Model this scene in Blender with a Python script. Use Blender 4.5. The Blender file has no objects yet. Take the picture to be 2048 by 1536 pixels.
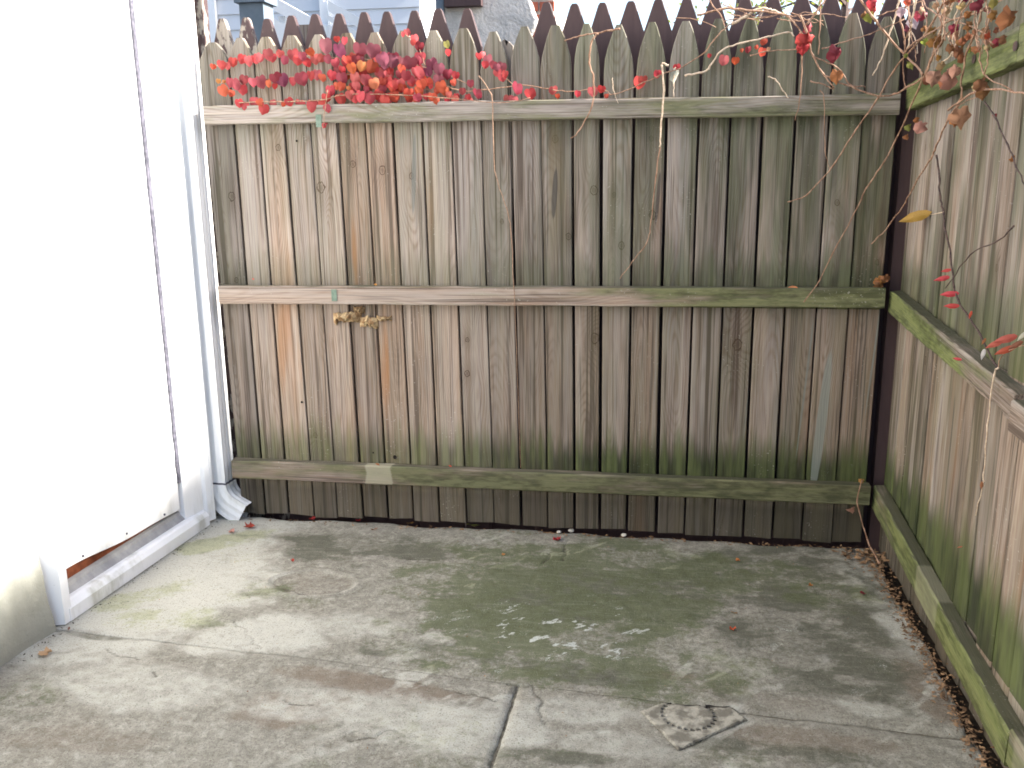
import bpy, bmesh, math, random
import numpy as np
from mathutils import Vector, Matrix
R_ = random.Random(7)
SC = bpy.context.scene
COL = SC.collection

# ------------------------------------------------------------------ camera, world, sun, exposure
F_PX, PITCH, ROLL, YAW = 1822.02, -0.231019, -0.0123113, 0.159438
CXP, CYP = 1024.0, 768.0

def cam_axes():
    cp, sp = math.cos(PITCH), math.sin(PITCH)
    f = np.array([0, cp, sp]); u = np.array([0, -sp, cp]); r = np.array([1., 0, 0])
    r2 = r * math.cos(ROLL) + u * math.sin(ROLL)
    u2 = -r * math.sin(ROLL) + u * math.cos(ROLL)
    c, s = math.cos(YAW), math.sin(YAW)
    Z = np.array([[c, -s, 0], [s, c, 0], [0, 0, 1]])
    return Z @ r2, Z @ u2, Z @ f
AR, AU, AF = cam_axes()
cam_d = bpy.data.cameras.new('camera')
cam = bpy.data.objects.new('camera', cam_d)
COL.objects.link(cam)
m = Matrix(((AR[0], AU[0], -AF[0], 0), (AR[1], AU[1], -AF[1], 0), (AR[2], AU[2], -AF[2], 0), (0, 0, 0, 1)))
cam.matrix_world = m
cam_d.sensor_fit = 'HORIZONTAL'; cam_d.sensor_width = 36.0
cam_d.lens = F_PX / 2048.0 * 36.0
cam_d.clip_start = 0.05; cam_d.clip_end = 300
SC.camera = cam

SUN_DIR = Vector((1.0, 0.025, 0.62)).normalized()
SUN_EL = math.asin(SUN_DIR.z)
SUN_AZ = math.atan2(SUN_DIR.x, SUN_DIR.y)
world = bpy.data.worlds.new('World'); SC.world = world; world.use_nodes = True
wn = world.node_tree.nodes; wl = world.node_tree.links
bg = wn['Background']
sky = wn.new('ShaderNodeTexSky'); sky.sky_type = 'NISHITA'; sky.sun_disc = False
sky.sun_elevation = SUN_EL; sky.sun_rotation = SUN_AZ
sky.air_density = 1.0; sky.dust_density = 2.0; sky.ozone_density = 1.0
wl.new(sky.outputs[0], bg.inputs[0]); bg.inputs[1].default_value = 0.10
sl = bpy.data.lights.new('sun', 'SUN'); sl.energy = 4.2; sl.angle = math.radians(2.6); sl.color = (1.0, 0.95, 0.87)
sun = bpy.data.objects.new('sun', sl); COL.objects.link(sun)
sun.rotation_euler = SUN_DIR.to_track_quat('Z', 'Y').to_euler()
SC.view_settings.view_transform = 'Standard'; SC.view_settings.look = 'None'
SC.view_settings.exposure = 2.25; SC.view_settings.gamma = 1.0
SC.view_settings.use_curve_mapping = False
SC.render.engine = 'CYCLES'
SC.cycles.max_bounces = 10; SC.cycles.diffuse_bounces = 6
SC.cycles.pixel_filter_type = 'BLACKMAN_HARRIS'; SC.cycles.filter_width = 1.75

# ------------------------------------------------------------------ measured layout (metres)
GZ = -1.208          # ground level below the lens
DB = 2.90            # back fence: front of the pickets
XR = 0.735           # right fence: front of the pickets
RAILT = 0.038

def ray(u, v):
    return AF + AR * (u - CXP) / F_PX - AU * (v - CYP) / F_PX
def on_y(u, v, y):
    q = ray(u, v); return Vector(q * (y / q[1]))
def on_x(u, v, x):
    q = ray(u, v); return Vector(q * (x / q[0]))
def on_g(u, v, z=GZ):
    q = ray(u, v); return Vector(q * (z / q[2]))
def hit(u, v, off=0.05):
    q = ray(u, v); t = (DB - off) / q[1]
    if q[0] > 0: t = min(t, (XR - off) / q[0])
    return Vector(q * t)
# left wall frame: s along the wall, n out of it
WX0, WK = -1.72661, 0.067343
WL = math.hypot(1, WK); WD = Vector((WK / WL, 1 / WL, 0)); WN = Vector((1 / WL, -WK / WL, 0))
WO = Vector((WX0, 0, 0))
def wp(s, n, z): return WO + WD * s + WN * n + Vector((0, 0, z))
def hit_w(u, v, n=0.0):
    q = Vector(ray(u, v)); P = WO + WN * n
    t = P.dot(WN) / q.dot(WN); h = q * t - WO
    return h.dot(WD), h.z

# ------------------------------------------------------------------ helpers
def tag(o, label=None, cat=None, group=None, kind=None):
    if label: o['label'] = label
    if cat: o['category'] = cat
    if group: o['group'] = group
    if kind: o['kind'] = kind
    return o
def empty(name, loc=(0, 0, 0), **k):
    o = bpy.data.objects.new(name, None); COL.objects.link(o); o.location = loc
    o.empty_display_size = 0.1
    return tag(o, **k)
def link(name, me, mat=None, parent=None, loc=None, rot=None, smooth=False):
    if mat is not None and len(me.materials) == 0: me.materials.append(mat)
    o = bpy.data.objects.new(name, me); COL.objects.link(o)
    if parent is not None:
        o.parent = parent
        if loc is not None: o.location = Vector(loc) - parent.location
        else: o.location = -parent.location
    elif loc is not None: o.location = loc
    if rot is not None: o.rotation_euler = rot
    if smooth: me.shade_smooth()
    return o
def mesh_from(vs, fs, name='mesh'):
    me = bpy.data.meshes.new(name); me.from_pydata([tuple(v) for v in vs], [], fs); me.update(); return me
class MB:
    def __init__(s): s.v = []; s.f = []
    def add(s, vs, fs):
        b = len(s.v); s.v += [tuple(v) for v in vs]; s.f += [tuple(i + b for i in f) for f in fs]
    def box(s, a, b):
        x0, y0, z0 = a; x1, y1, z1 = b
        s.add([(x0, y0, z0), (x1, y0, z0), (x1, y1, z0), (x0, y1, z0), (x0, y0, z1), (x1, y0, z1), (x1, y1, z1), (x0, y1, z1)],
              [(0, 3, 2, 1), (4, 5, 6, 7), (0, 1, 5, 4), (1, 2, 6, 5), (2, 3, 7, 6), (3, 0, 4, 7)])
    def loft(s, rings, cap=True):
        n = len(rings[0]); vs = [p for r in rings for p in r]; fs = []
        for k in range(len(rings) - 1):
            for i in range(n):
                j = (i + 1) % n
                fs.append((k * n + i, k * n + j, (k + 1) * n + j, (k + 1) * n + i))
        if cap: fs.append(tuple(reversed(range(n)))); fs.append(tuple((len(rings) - 1) * n + i for i in range(n)))
        s.add(vs, fs)
    def tube(s, pts, rad, n=6):
        rings = []; pts = [Vector(p) for p in pts]
        up = Vector((0.31, 0.2, 0.93))
        for i, p in enumerate(pts):
            d = (pts[min(i + 1, len(pts) - 1)] - pts[max(i - 1, 0)]).normalized()
            a = d.cross(up).normalized(); b = d.cross(a)
            r = rad[i] if isinstance(rad, (list, tuple)) else rad
            rings.append([p + (a * math.cos(2 * math.pi * k / n) + b * math.sin(2 * math.pi * k / n)) * r for k in range(n)])
        s.loft(rings)
    def mesh(s, name='mesh'):
        me = mesh_from(s.v, s.f, name)
        bm = bmesh.new(); bm.from_mesh(me); bmesh.ops.recalc_face_normals(bm, faces=bm.faces); bm.to_mesh(me); bm.free()
        return me
def catmull(P, n=5):
    P = [Vector(p) for p in P]
    if len(P) < 3: return P
    Q = [P[0] * 2 - P[1]] + P + [P[-1] * 2 - P[-2]]; out = []
    for i in range(1, len(Q) - 2):
        for k in range(n):
            t = k / n; a, b, c, d = Q[i - 1], Q[i], Q[i + 1], Q[i + 2]
            out.append(0.5 * ((2 * b) + (c - a) * t + (2 * a - 5 * b + 4 * c - d) * t * t + (-a + 3 * b - 3 * c + d) * t ** 3))
    out.append(P[-1]); return out

# value noise in numpy
def vnoise(x, y, seed=0):
    xi = np.floor(x).astype(np.int64); yi = np.floor(y).astype(np.int64)
    fx = x - xi; fy = y - yi; fx = fx * fx * (3 - 2 * fx); fy = fy * fy * (3 - 2 * fy)
    def h(a, b):
        n = (a * 374761393 + b * 668265263 + seed * 1442695041) & 0xffffffff
        n = ((n ^ (n >> 13)) * 1274126177) & 0xffffffff
        return ((n ^ (n >> 16)) & 0xffff) / 65535.0
    return (h(xi, yi) * (1 - fx) + h(xi + 1, yi) * fx) * (1 - fy) + (h(xi, yi + 1) * (1 - fx) + h(xi + 1, yi + 1) * fx) * fy
def fbm(x, y, seed=0, o=5, g=0.5):
    t = 0; a = 1; s = 0
    for i in range(o):
        t = t + a * vnoise(x * 2 ** i + 17.3 * i, y * 2 ** i - 9.1 * i, seed + i); s += a; a *= g
    return t / s
def sstep(a, b, x):
    t = np.clip((x - a) / (b - a), 0, 1); return t * t * (3 - 2 * t)

# ------------------------------------------------------------------ node helper
class NT:
    def __init__(s, name):
        s.mat = bpy.data.materials.new(name); s.mat.use_nodes = True
        s.t = s.mat.node_tree; s.n = s.t.nodes; s.l = s.t.links
        s.bsdf = s.n['Principled BSDF']; s.out = s.n['Material Output']
        s.bsdf.inputs['Specular IOR Level'].default_value = 0.3
    def put(s, sock, v):
        if v is None: return
        if isinstance(v, bpy.types.NodeSocket): s.l.new(v, sock)
        elif isinstance(v, (tuple, list)) and len(v) == 3 and sock.type == 'RGBA': sock.default_value = (*v, 1)
        else: sock.default_value = v
    def M(s, op, a, b=None, c=None, clamp=False):
        n = s.n.new('ShaderNodeMath'); n.operation = op; n.use_clamp = clamp
        s.put(n.inputs[0], a); s.put(n.inputs[1], b)
        if c is not None: s.put(n.inputs[2], c)
        return n.outputs[0]
    def V(s, op, a, b=None):
        n = s.n.new('ShaderNodeVectorMath'); n.operation = op
        s.put(n.inputs[0], a); s.put(n.inputs[1], b); return n.outputs[0]
    def mix(s, f, a, b, mode='MIX'):
        n = s.n.new('ShaderNodeMix'); n.data_type = 'RGBA'; n.blend_type = mode
        s.put(n.inputs[0], f); s.put(n.inputs[6], a); s.put(n.inputs[7], b); return n.outputs[2]
    def noise(s, vec, scale=1.0, detail=3, rough=0.5, dist=0.0):
        n = s.n.new('ShaderNodeTexNoise'); s.put(n.inputs['Vector'], vec)
        n.inputs['Scale'].default_value = scale; n.inputs['Detail'].default_value = detail
        n.inputs['Roughness'].default_value = rough; n.inputs['Distortion'].default_value = dist
        return n.outputs[0]
    def voro(s, vec, scale, feat='F1'):
        n = s.n.new('ShaderNodeTexVoronoi'); n.feature = feat; s.put(n.inputs['Vector'], vec); n.inputs['Scale'].default_value = scale
        return n.outputs[0]
    def mr(s, v, a, b, c=0.0, d=1.0, smooth=True):
        n = s.n.new('ShaderNodeMapRange'); n.interpolation_type = 'SMOOTHSTEP' if smooth else 'LINEAR'
        s.put(n.inputs[0], v); s.put(n.inputs[1], a); s.put(n.inputs[2], b); s.put(n.inputs[3], c); s.put(n.inputs[4], d)
        return n.outputs[0]
    def sep(s, v):
        n = s.n.new('ShaderNodeSeparateXYZ'); s.put(n.inputs[0], v); return n.outputs
    def comb(s, x=0., y=0., z=0.):
        n = s.n.new('ShaderNodeCombineXYZ'); s.put(n.inputs[0], x); s.put(n.inputs[1], y); s.put(n.inputs[2], z); return n.outputs[0]
    def attr(s, name, typ='OBJECT'):
        n = s.n.new('ShaderNodeAttribute'); n.attribute_type = typ; n.attribute_name = name; return n.outputs
    def objco(s): return s.n.new('ShaderNodeTexCoord').outputs['Object']
    def pos(s): return s.n.new('ShaderNodeNewGeometry').outputs['Position']
    def bump(s, h, strength=0.3, dist=0.002):
        n = s.n.new('ShaderNodeBump'); s.put(n.inputs['Height'], h); n.inputs['Strength'].default_value = strength
        n.inputs['Distance'].default_value = dist; s.l.new(n.outputs[0], s.bsdf.inputs['Normal'])
    def fin(s, col, rough=0.8):
        s.put(s.bsdf.inputs['Base Color'], col); s.put(s.bsdf.inputs['Roughness'], rough); return s.mat

# ------------------------------------------------------------------ materials
def make_wood():
    """weathered pine: ring figure, knots, fibres, algae; driven by each board's own properties"""
    t = NT('weathered_wood')
    o = t.objco(); x, y, z = t.sep(o)
    seed = t.attr('seed')[2]; tone = t.attr('tone')[2]
    off = t.comb(t.M('MULTIPLY', seed, 7.31), t.M('MULTIPLY', seed, 3.17), t.M('MULTIPLY', seed, 11.7))
    fx = t.attr('fx')[2]
    p = t.V('ADD', t.V('MULTIPLY', o, t.comb(fx, fx, 1.)), off)
    n1 = t.noise(t.V('MULTIPLY', p, (3., 3., 1.7)), 1, 2, 0.5)
    n2 = t.noise(t.V('MULTIPLY', p, (2., 2., 1.1)), 1.3, 1, 0.5)
    wob = t.noise(t.V('MULTIPLY', p, (14., 14., 2.6)), 1, 3, 0.55)
    ctr = t.mr(seed, 0., 10., -0.05, 0.05, False)
    X = t.M('ADD', t.M('SUBTRACT', x, t.M('MULTIPLY', ctr, 0.55)), t.M('MULTIPLY', t.M('SUBTRACT', n1, .5), .10))
    Y = t.M('ADD', t.M('ADD', y, 0.012), t.M('MULTIPLY', t.M('SUBTRACT', n2, .42), .16))
    r = t.M('SQRT', t.M('ADD', t.M('MULTIPLY', X, X), t.M('MULTIPLY', Y, Y)))
    r = t.M('ADD', r, t.M('MULTIPLY', wob, 0.014))
    dark = None
    for nm in ('knot_a', 'knot_b'):
        kx, kz, ks = t.sep(t.attr(nm)[1])
        dx = t.M('SUBTRACT', x, kx); dz = t.M('SUBTRACT', z, kz)
        e = t.M('ADD', t.M('MULTIPLY', dx, dx), t.M('MULTIPLY', t.M('MULTIPLY', dz, dz), 0.22))
        e = t.M('DIVIDE', e, t.M('MAXIMUM', t.M('MULTIPLY', ks, ks), 1e-7))
        g = t.M('POWER', 2.718, t.M('MULTIPLY', e, -0.10))
        r = t.M('ADD', r, t.M('MULTIPLY', t.M('MULTIPLY', g, ks), 2.6))
        d2 = t.M('ADD', t.M('MULTIPLY', dx, dx), t.M('MULTIPLY', t.M('MULTIPLY', dz, dz), 0.55))
        d = t.M('SQRT', t.M('DIVIDE', d2, t.M('MAXIMUM', t.M('MULTIPLY', ks, ks), 1e-7)))
        d = t.M('ADD', d, t.M('MULTIPLY', t.M('SUBTRACT', t.noise(t.V('MULTIPLY', p, (120., 120., 90.)), 1, 3, .6), .5), 1.1))
        core = t.M('SUBTRACT', 1.0, t.mr(d, 0.35, 1.05))
        rim = t.M('SUBTRACT', 1.0, t.mr(t.M('ABSOLUTE', t.M('SUBTRACT', d, .95)), 0.0, 0.3))
        halo = t.M('MULTIPLY', g, .35)
        kk = t.M('MULTIPLY', t.M('MAXIMUM', t.M('MAXIMUM', t.M('MULTIPLY', core, .6), rim), halo), t.mr(ks, 0.001, 0.004))
        dark = kk if dark is None else t.M('MAXIMUM', dark, kk)
    ring = t.M('ADD', t.M('MULTIPLY', t.M('SINE', t.M('MULTIPLY', r, 6.283 * 165)), .5), .5)
    ring = t.M('POWER', ring, 2.2)
    amp = t.mr(t.noise(t.V('MULTIPLY', p, (12., 12., 1.5)), 1, 2), .35, .7)
    ring = t.M('MULTIPLY', ring, t.M('ADD', t.M('MULTIPLY', amp, .7), .3))
    fib = t.noise(t.V('MULTIPLY', p, (330., 330., 7.)), 1, 3, .6)
    st = t.noise(t.V('MULTIPLY', p, (34., 34., 1.1)), 1, 4, .6)
    blot = t.noise(t.V('MULTIPLY', p, (9., 9., 1.8)), 1, 3, .55)
    wz0 = t.sep(t.pos())[2]
    low = t.M('MULTIPLY', t.M('SUBTRACT', 1., t.mr(wz0, -.50, -.36)), .28)
    tn = t.M('ADD', t.M('ADD', tone, t.M('SUBTRACT', low, t.M('MULTIPLY', t.mr(wz0, .0, .2), .3))), t.M('MULTIPLY', t.M('SUBTRACT', st, .5), 2.2), clamp=True)
    base = t.mix(tn, (.385, .350, .330), (.370, .262, .190))
    base = t.mix(t.mr(blot, .48, .72, 0., .8), base, (.185, .150, .140))
    base = t.mix(t.mr(st, .56, .70, 0., .75), base, (.165, .125, .10))
    base = t.mix(t.M('MULTIPLY', ring, .74), base, (.185, .115, .070))
    base = t.mix(t.mr(fib, .3, .72, 0., .40), base, (.52, .47, .42))
    crack = t.mr(t.noise(t.V('MULTIPLY', p, (95., 95., 1.6)), 1, 2, .5), .69, .76)
    base = t.mix(t.M('MULTIPLY', crack, .65), base, (.07, .055, .05))
    s1 = t.noise(t.V('MULTIPLY', p, (75., 75., .9)), 1, 4, .6, .3)
    s2 = t.noise(t.V('MULTIPLY', p, (150., 150., 1.8)), 1, 3, .6, .3)
    base = t.mix(t.mr(s1, .54, .66, 0., .55), base, (.52, .46, .40))
    base = t.mix(t.mr(s1, .47, .36, 0., .85), base, (.115, .085, .068))
    base = t.mix(t.mr(s2, .57, .66, 0., .65), base, (.085, .062, .05))
    base = t.mix(dark, base, (.085, .050, .032))
    warm = t.mr(t.noise(t.V('MULTIPLY', p, (16., 16., 1.3)), 1, 2), .60, .74)
    base = t.mix(t.M('MULTIPLY', t.M('MULTIPLY', warm, tone), .7), base, (.37, .175, .075))
    # algae: bays above each rail, under the cap, at the foot, plus the board's own moss
    wx, wy, wz = t.sep(t.pos())
    zone = None
    sd = t.noise(t.V('MULTIPLY', p, (40., 40., 3.5)), 1, 3, .6)
    sd2 = t.noise(t.V('MULTIPLY', p, (15., 15., 1.8)), 1, 3, .55)
    al = t.attr('algae')[1]; ag, at_, ab = t.sep(al)    # general, top, foot strengths
    def fall(z0, h, w):
        hh = t.M('MULTIPLY', t.M('ADD', t.M('MULTIPLY', sd, 1.6), .15), h)
        q = t.M('DIVIDE', t.M('SUBTRACT', wz, z0), hh)
        return t.M('MULTIPLY', t.M('MULTIPLY', t.M('SUBTRACT', 1., t.mr(q, .25, 1.)), t.M('GREATER_THAN', wz, z0 - .05)), w)
    zm = t.M('MAXIMUM', t.M('MULTIPLY', fall(-1.00, .21, t.M('ADD', ab, .25, clamp=True)), t.M('LESS_THAN', wz, -.60)),
             t.M('MULTIPLY', fall(-.38, .20, t.M('ADD', ag, .15, clamp=True)), t.M('LESS_THAN', wz, .02)))
    topm = t.mr(wz, .05, .34, 0., 1.)
    topm = t.M('MULTIPLY', t.M('MULTIPLY', topm, at_), t.mr(sd2, .25, .6, .35, 1.))
    undr = t.M('MULTIPLY', t.M('MULTIPLY', t.mr(wz, -.10, .17), t.M('LESS_THAN', wz, .2)), t.M('MULTIPLY', t.mr(sd2, .38, .6), at_))
    foot = t.M('MULTIPLY', t.M('SUBTRACT', 1., t.mr(wz, -1.10, -1.02)), t.mr(sd2, .2, .6, .75, 1.))
    zm = t.M('MAXIMUM', t.M('MAXIMUM', zm, t.M('MAXIMUM', topm, undr)), t.M('MULTIPLY', foot, t.M('MAXIMUM', ab, .85)))
    own = t.M('MULTIPLY', t.mr(sd2, .36, .60), t.M('MULTIPLY', ag, t.mr(wz, -.55, -.2, .45, 1.05)))
    zm = t.M('MAXIMUM', zm, own)
    # moss along a rail (m0 at its start, m1 at its end)
    mo = t.attr('moss')[1]; m0, m1, ln = t.sep(mo)
    f = t.M('DIVIDE', z, t.M('MAXIMUM', ln, .01), clamp=True)
    mm = t.M('ADD', t.M('MULTIPLY', m0, t.M('SUBTRACT', 1., f)), t.M('MULTIPLY', m1, f))
    mn = t.noise(t.V('MULTIPLY', p, (22., 22., 4.)), 1, 4, .6)
    mmask = t.mr(t.M('ADD', t.M('ADD', mn, t.M('MULTIPLY', t.M('SUBTRACT', sd2, .5), .6)), t.M('SUBTRACT', mm, .5)), .42, .78)
    isr = t.M('GREATER_THAN', ln, .05)
    zm = t.M('MULTIPLY', zm, t.M('SUBTRACT', 1., isr))
    gcol = t.mix(t.mr(sd, .35, .68), (.022, .036, .010), (.105, .140, .042))
    gcol = t.mix(foot, gcol, t.mix(t.mr(sd2, .35, .65), (.020, .021, .016), (.085, .078, .050)))
    gfilm = t.M('MULTIPLY', t.mr(wz, -.42, -.30), t.mr(sd, .3, .65))
    gcol = t.mix(t.M('MULTIPLY', gfilm, .5), gcol, (.120, .145, .108))
    gcol = t.mix(topm, gcol, t.mix(t.mr(sd, .3, .7), (.045, .055, .026), (.225, .240, .160)))
    col = t.mix(t.M('MULTIPLY', zm, .92), base, gcol)
    vivid = t.attr('vivid')[2]
    mk = t.mr(t.M('ADD', mn, t.M('MULTIPLY', t.M('SUBTRACT', t.noise(t.V('MULTIPLY', p, (60., 60., 14.)), 1, 4, .65), .5), .9)), .34, .66)
    mcol = t.mix(vivid, t.mix(mk, (.055, .065, .030), (.20, .205, .115)), t.mix(mk, (.080, .115, .022), (.26, .32, .10)))
    mcol = t.mix(t.mr(fib, .35, .65, 0., .35), mcol, (.05, .06, .02))
    nz = t.sep(t.n.new('ShaderNodeNewGeometry').outputs['Normal'])[2]
    mcol = t.mix(t.mr(nz, .6, .9), mcol, (.075, .085, .045))
    mmask = t.M('MAXIMUM', mmask, t.M('MULTIPLY', t.mr(nz, .6, .9), t.M('MULTIPLY', isr, t.mr(mn, .2, .6, .3, .85))))
    col = t.mix(t.M('MULTIPLY', mmask, t.M('MULTIPLY', isr, .88)), col, mcol)
    px_, pz_, pw_ = t.sep(t.attr('paint')[1])
    ex_ = t.M('DIVIDE', t.M('SUBTRACT', x, t.M('ADD', px_, t.M('MULTIPLY', t.M('SUBTRACT', z, pz_), .06))), t.M('MAXIMUM', pw_, .0001)); pdk = t.attr('pdark')[2]; ez_ = t.M('DIVIDE', t.M('SUBTRACT', z, pz_), t.mr(pdk, 0., 1., .24, .085))
    er_ = t.M('ADD', t.M('ADD', t.M('MULTIPLY', ex_, ex_), t.M('MULTIPLY', ez_, ez_)), t.M('MULTIPLY', t.M('SUBTRACT', sd, .5), .8))
    col = t.mix(t.M('MULTIPLY', t.M('SUBTRACT', 1., t.mr(er_, .75, 1.05)), t.mr(pw_, .0005, .001, 0., .62)), col, t.mix(pdk, (.30, .345, .32), (.045, .045, .055)))
    # pale scraped patch: centre along the board, half length, amount
    pc, ph, pa = t.sep(t.attr('scrape')[1])
    pd = t.M('ADD', t.M('ABSOLUTE', t.M('SUBTRACT', z, pc)), t.M('MULTIPLY', t.M('SUBTRACT', mn, .5), .03))
    pmk = t.M('MULTIPLY', t.M('SUBTRACT', 1., t.mr(pd, t.M('MULTIPLY', ph, .85), t.M('ADD', ph, .001))), pa)
    col = t.mix(pmk, col, (.50, .48, .36))
    wsp = t.M('MULTIPLY', t.mr(t.noise(p, 160, 2, .5), .66, .72), .5)
    col = t.mix(t.M('MULTIPLY', wsp, t.mr(t.noise(p, 5, 1), .5, .7)), col, (.55, .54, .5))
    val = t.attr('val')[2]
    col = t.mix(1.0, col, t.comb(t.M('MULTIPLY', val, .740), t.M('MULTIPLY', val, .715), t.M('MULTIPLY', val, .690)), 'MULTIPLY')
    h = t.M('ADD', t.M('MULTIPLY', fib, .8), t.M('MULTIPLY', ring, -.5)); h = t.M('SUBTRACT', h, t.M('MULTIPLY', crack, 1.5))
    t.bump(h, .45, .0016)
    return t.fin(col, .86)

def make_brown_paint():
    t = NT('brown_fence_paint'); o = t.objco(); seed = t.attr('seed')[2]; peel = t.attr('peel')[2]
    p = t.V('ADD', o, t.comb(seed, t.M('MULTIPLY', seed, 3.), t.M('MULTIPLY', seed, 7.)))
    n = t.noise(t.V('MULTIPLY', p, (60., 60., 6.)), 1, 4, .6)
    c = t.mix(n, (.045, .027, .029), (.088, .054, .054))
    g = t.mix(t.noise(t.V('MULTIPLY', p, (200., 200., 8.)), 1, 3), (.20, .165, .13), (.42, .38, .33))
    k = t.mr(t.M('ADD', t.noise(t.V('MULTIPLY', p, (30., 30., 14.)), 1, 4, .65), t.M('SUBTRACT', peel, .5)), .52, .60)
    c = t.mix(k, c, g); t.bump(n, .3, .001)
    return t.fin(c, .65)

def make_white_paint(name, base=(.80, .81, .82), rough=.35, dirt=.15, scale=1.):
    t = NT(name); p = t.pos()
    n = t.noise(t.V('MULTIPLY', p, (9., 9., 3.)), 1, 5, .65); n2 = t.noise(p, 120 * scale, 3, .6)
    z = t.sep(p)[2]
    low = t.M('SUBTRACT', 1., t.mr(z, GZ, GZ + .22))
    d = t.M('MULTIPLY', t.mr(n, .45, .75), t.M('ADD', t.M('MULTIPLY', low, .9), dirt))
    c = t.mix(d, base, (.42, .42, .36)); c = t.mix(t.mr(n2, .70, .76, 0., .35), c, (.25, .24, .22))
    t.bump(t.noise(p, 14, 3), .12, .002)
    return t.fin(c, rough)

def make_stucco():
    t = NT('white_stucco'); p = t.pos(); z = t.sep(p)[2]
    n = t.noise(t.V('MULTIPLY', p, (7., 7., 2.5)), 1, 5, .6); n2 = t.noise(p, 90, 4, .6); n3 = t.noise(p, 18, 4, .6)
    low = t.M('SUBTRACT', 1., t.mr(t.M('ADD', z, t.M('MULTIPLY', n, -.35)), GZ - .08, GZ + .26))
    c = t.mix(t.mr(n3, .35, .7), (.56, .56, .545), (.46, .46, .445))
    c = t.mix(t.M('MULTIPLY', low, .8), c, (.24, .24, .19)); c = t.mix(t.mr(n2, .66, .76, 0., .5), c, (.3, .29, .26))
    t.bump(t.M('ADD', n2, t.M('MULTIPLY', n3, 2.)), .5, .004)
    return t.fin(c, .9)

def make_concrete():
    t = NT('stained_concrete'); p = t.pos()
    m = t.attr('stain', 'GEOMETRY')[0]; r, g, b = t.sep(m)          # algae, pale, brown
    wv = t.attr('flake', 'GEOMETRY')[2]; dk = t.attr('grime', 'GEOMETRY')[2]
    nf = t.noise(p, 260, 4, .65); nm = t.noise(p, 55, 5, .65); nl = t.noise(p, 12, 5, .6, .6)
    strk = t.noise(t.V('MULTIPLY', p, (10., 60., 10.)), 1, 4, .6, .8)
    ng = t.noise(p, 85, 6, .75, .4); nh = t.noise(p, 28, 6, .7, .8)
    c = t.mix(nl, (.315, .298, .255), (.405, .390, .345))
    c = t.mix(t.mr(nh, .51, .60, 0., .50), c, (.205, .195, .165))
    c = t.mix(t.mr(nh, .47, .39, 0., .55), c, (.54, .525, .47))
    c = t.mix(t.mr(ng, .54, .62, 0., .35), c, (.17, .16, .13)); c = t.mix(t.mr(ng, .46, .38, 0., .40), c, (.56, .54, .48))
    c = t.mix(t.M('MULTIPLY', t.mr(nm, .35, .7), .42), c, (.18, .165, .14))
    c = t.mix(t.mr(t.M('ADD', b, t.M('MULTIPLY', t.M('SUBTRACT', nm, .5), .5)), .25, .85), c, (.235, .190, .150))
    c = t.mix(t.M('MULTIPLY', t.mr(t.M('ADD', dk, t.M('MULTIPLY', t.M('SUBTRACT', nm, .5), .6)), .25, .85), .8), c, (.105, .106, .076))
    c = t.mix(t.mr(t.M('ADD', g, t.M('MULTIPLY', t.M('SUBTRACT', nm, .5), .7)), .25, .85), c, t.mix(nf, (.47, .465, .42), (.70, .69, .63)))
    gn = t.M('ADD', r, t.M('MULTIPLY', t.M('SUBTRACT', nm, .5), .7))
    gc = t.mix(ng, (.066, .082, .036), (.190, .210, .112))
    c = t.mix(t.M('MULTIPLY', t.mr(t.M('ADD', gn, t.M('MULTIPLY', t.M('SUBTRACT', ng, .5), .9)), .2, .8), .84), c, t.mix(t.mr(g, .3, .9), gc, (.44, .455, .30)))
    fl = t.mr(t.M('ADD', wv, t.M('MULTIPLY', t.M('SUBTRACT', t.noise(t.V('MULTIPLY', p, (210., 290., 200.)), 1, 5, .8, .5), .5), 1.5)), .46, .70)
    c = t.mix(fl, c, (.62, .65, .62))
    c = t.mix(t.M('MULTIPLY', t.mr(strk, .50, .68), .14), c, (.52, .50, .44))
    c = t.mix(t.mr(nf, .54, .66, 0., .65), c, (.09, .085, .065))
    c = t.mix(t.mr(t.noise(p, 110, 5, .75), .56, .68, 0., .6), c, (.12, .115, .085))
    c = t.mix(t.mr(t.noise(p, 330, 2, .5), .66, .72, 0., .5), c, (.68, .67, .62))
    cr_ = t.attr('crack', 'GEOMETRY')[2]
    c = t.mix(t.M('MULTIPLY', t.mr(cr_, .35, .8), .6), c, (.07, .06, .045))
    t.bump(t.M('ADD', nf, t.M('MULTIPLY', ng, 2.)), .6, .003)
    c = t.mix(1., c, (.77, .755, .72), 'MULTIPLY')
    return t.fin(c, .88)

def make_leaf(name='autumn_leaf', gloss=.55, trans=.30):
    t = NT(name); oi = t.n.new('ShaderNodeObjectInfo'); oc = oi.outputs['Color']; o = t.objco()
    seed = oi.outputs['Random']
    p = t.V('ADD', o, t.comb(t.M('MULTIPLY', seed, 40.), 0., t.M('MULTIPLY', seed, 17.)))
    n = t.noise(p, 70, 3, .6); x, y, z = t.sep(o)
    vein = t.M('SUBTRACT', 1., t.mr(t.M('ABSOLUTE', x), .0, .0009))
    c = t.mix(t.mr(n, .38, .68, 0., .45), oc, t.mix(.4, oc, (.50, .16, .04)))
    c = t.mix(t.mr(t.noise(p, 45, 2), .6, .7, 0., .5), c, (.09, .02, .02))
    c = t.mix(t.M('MULTIPLY', vein, .35), c, (.6, .35, .1))
    t.fin(c, gloss)
    tr = t.n.new('ShaderNodeBsdfTranslucent'); t.put(tr.inputs[0], t.mix(.6, c, oc))
    ms = t.n.new('ShaderNodeMixShader'); ms.inputs[0].default_value = trans
    t.l.new(t.bsdf.outputs[0], ms.inputs[1]); t.l.new(tr.outputs[0], ms.inputs[2]); t.l.new(ms.outputs[0], t.out.inputs[0])
    return t.mat
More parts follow.
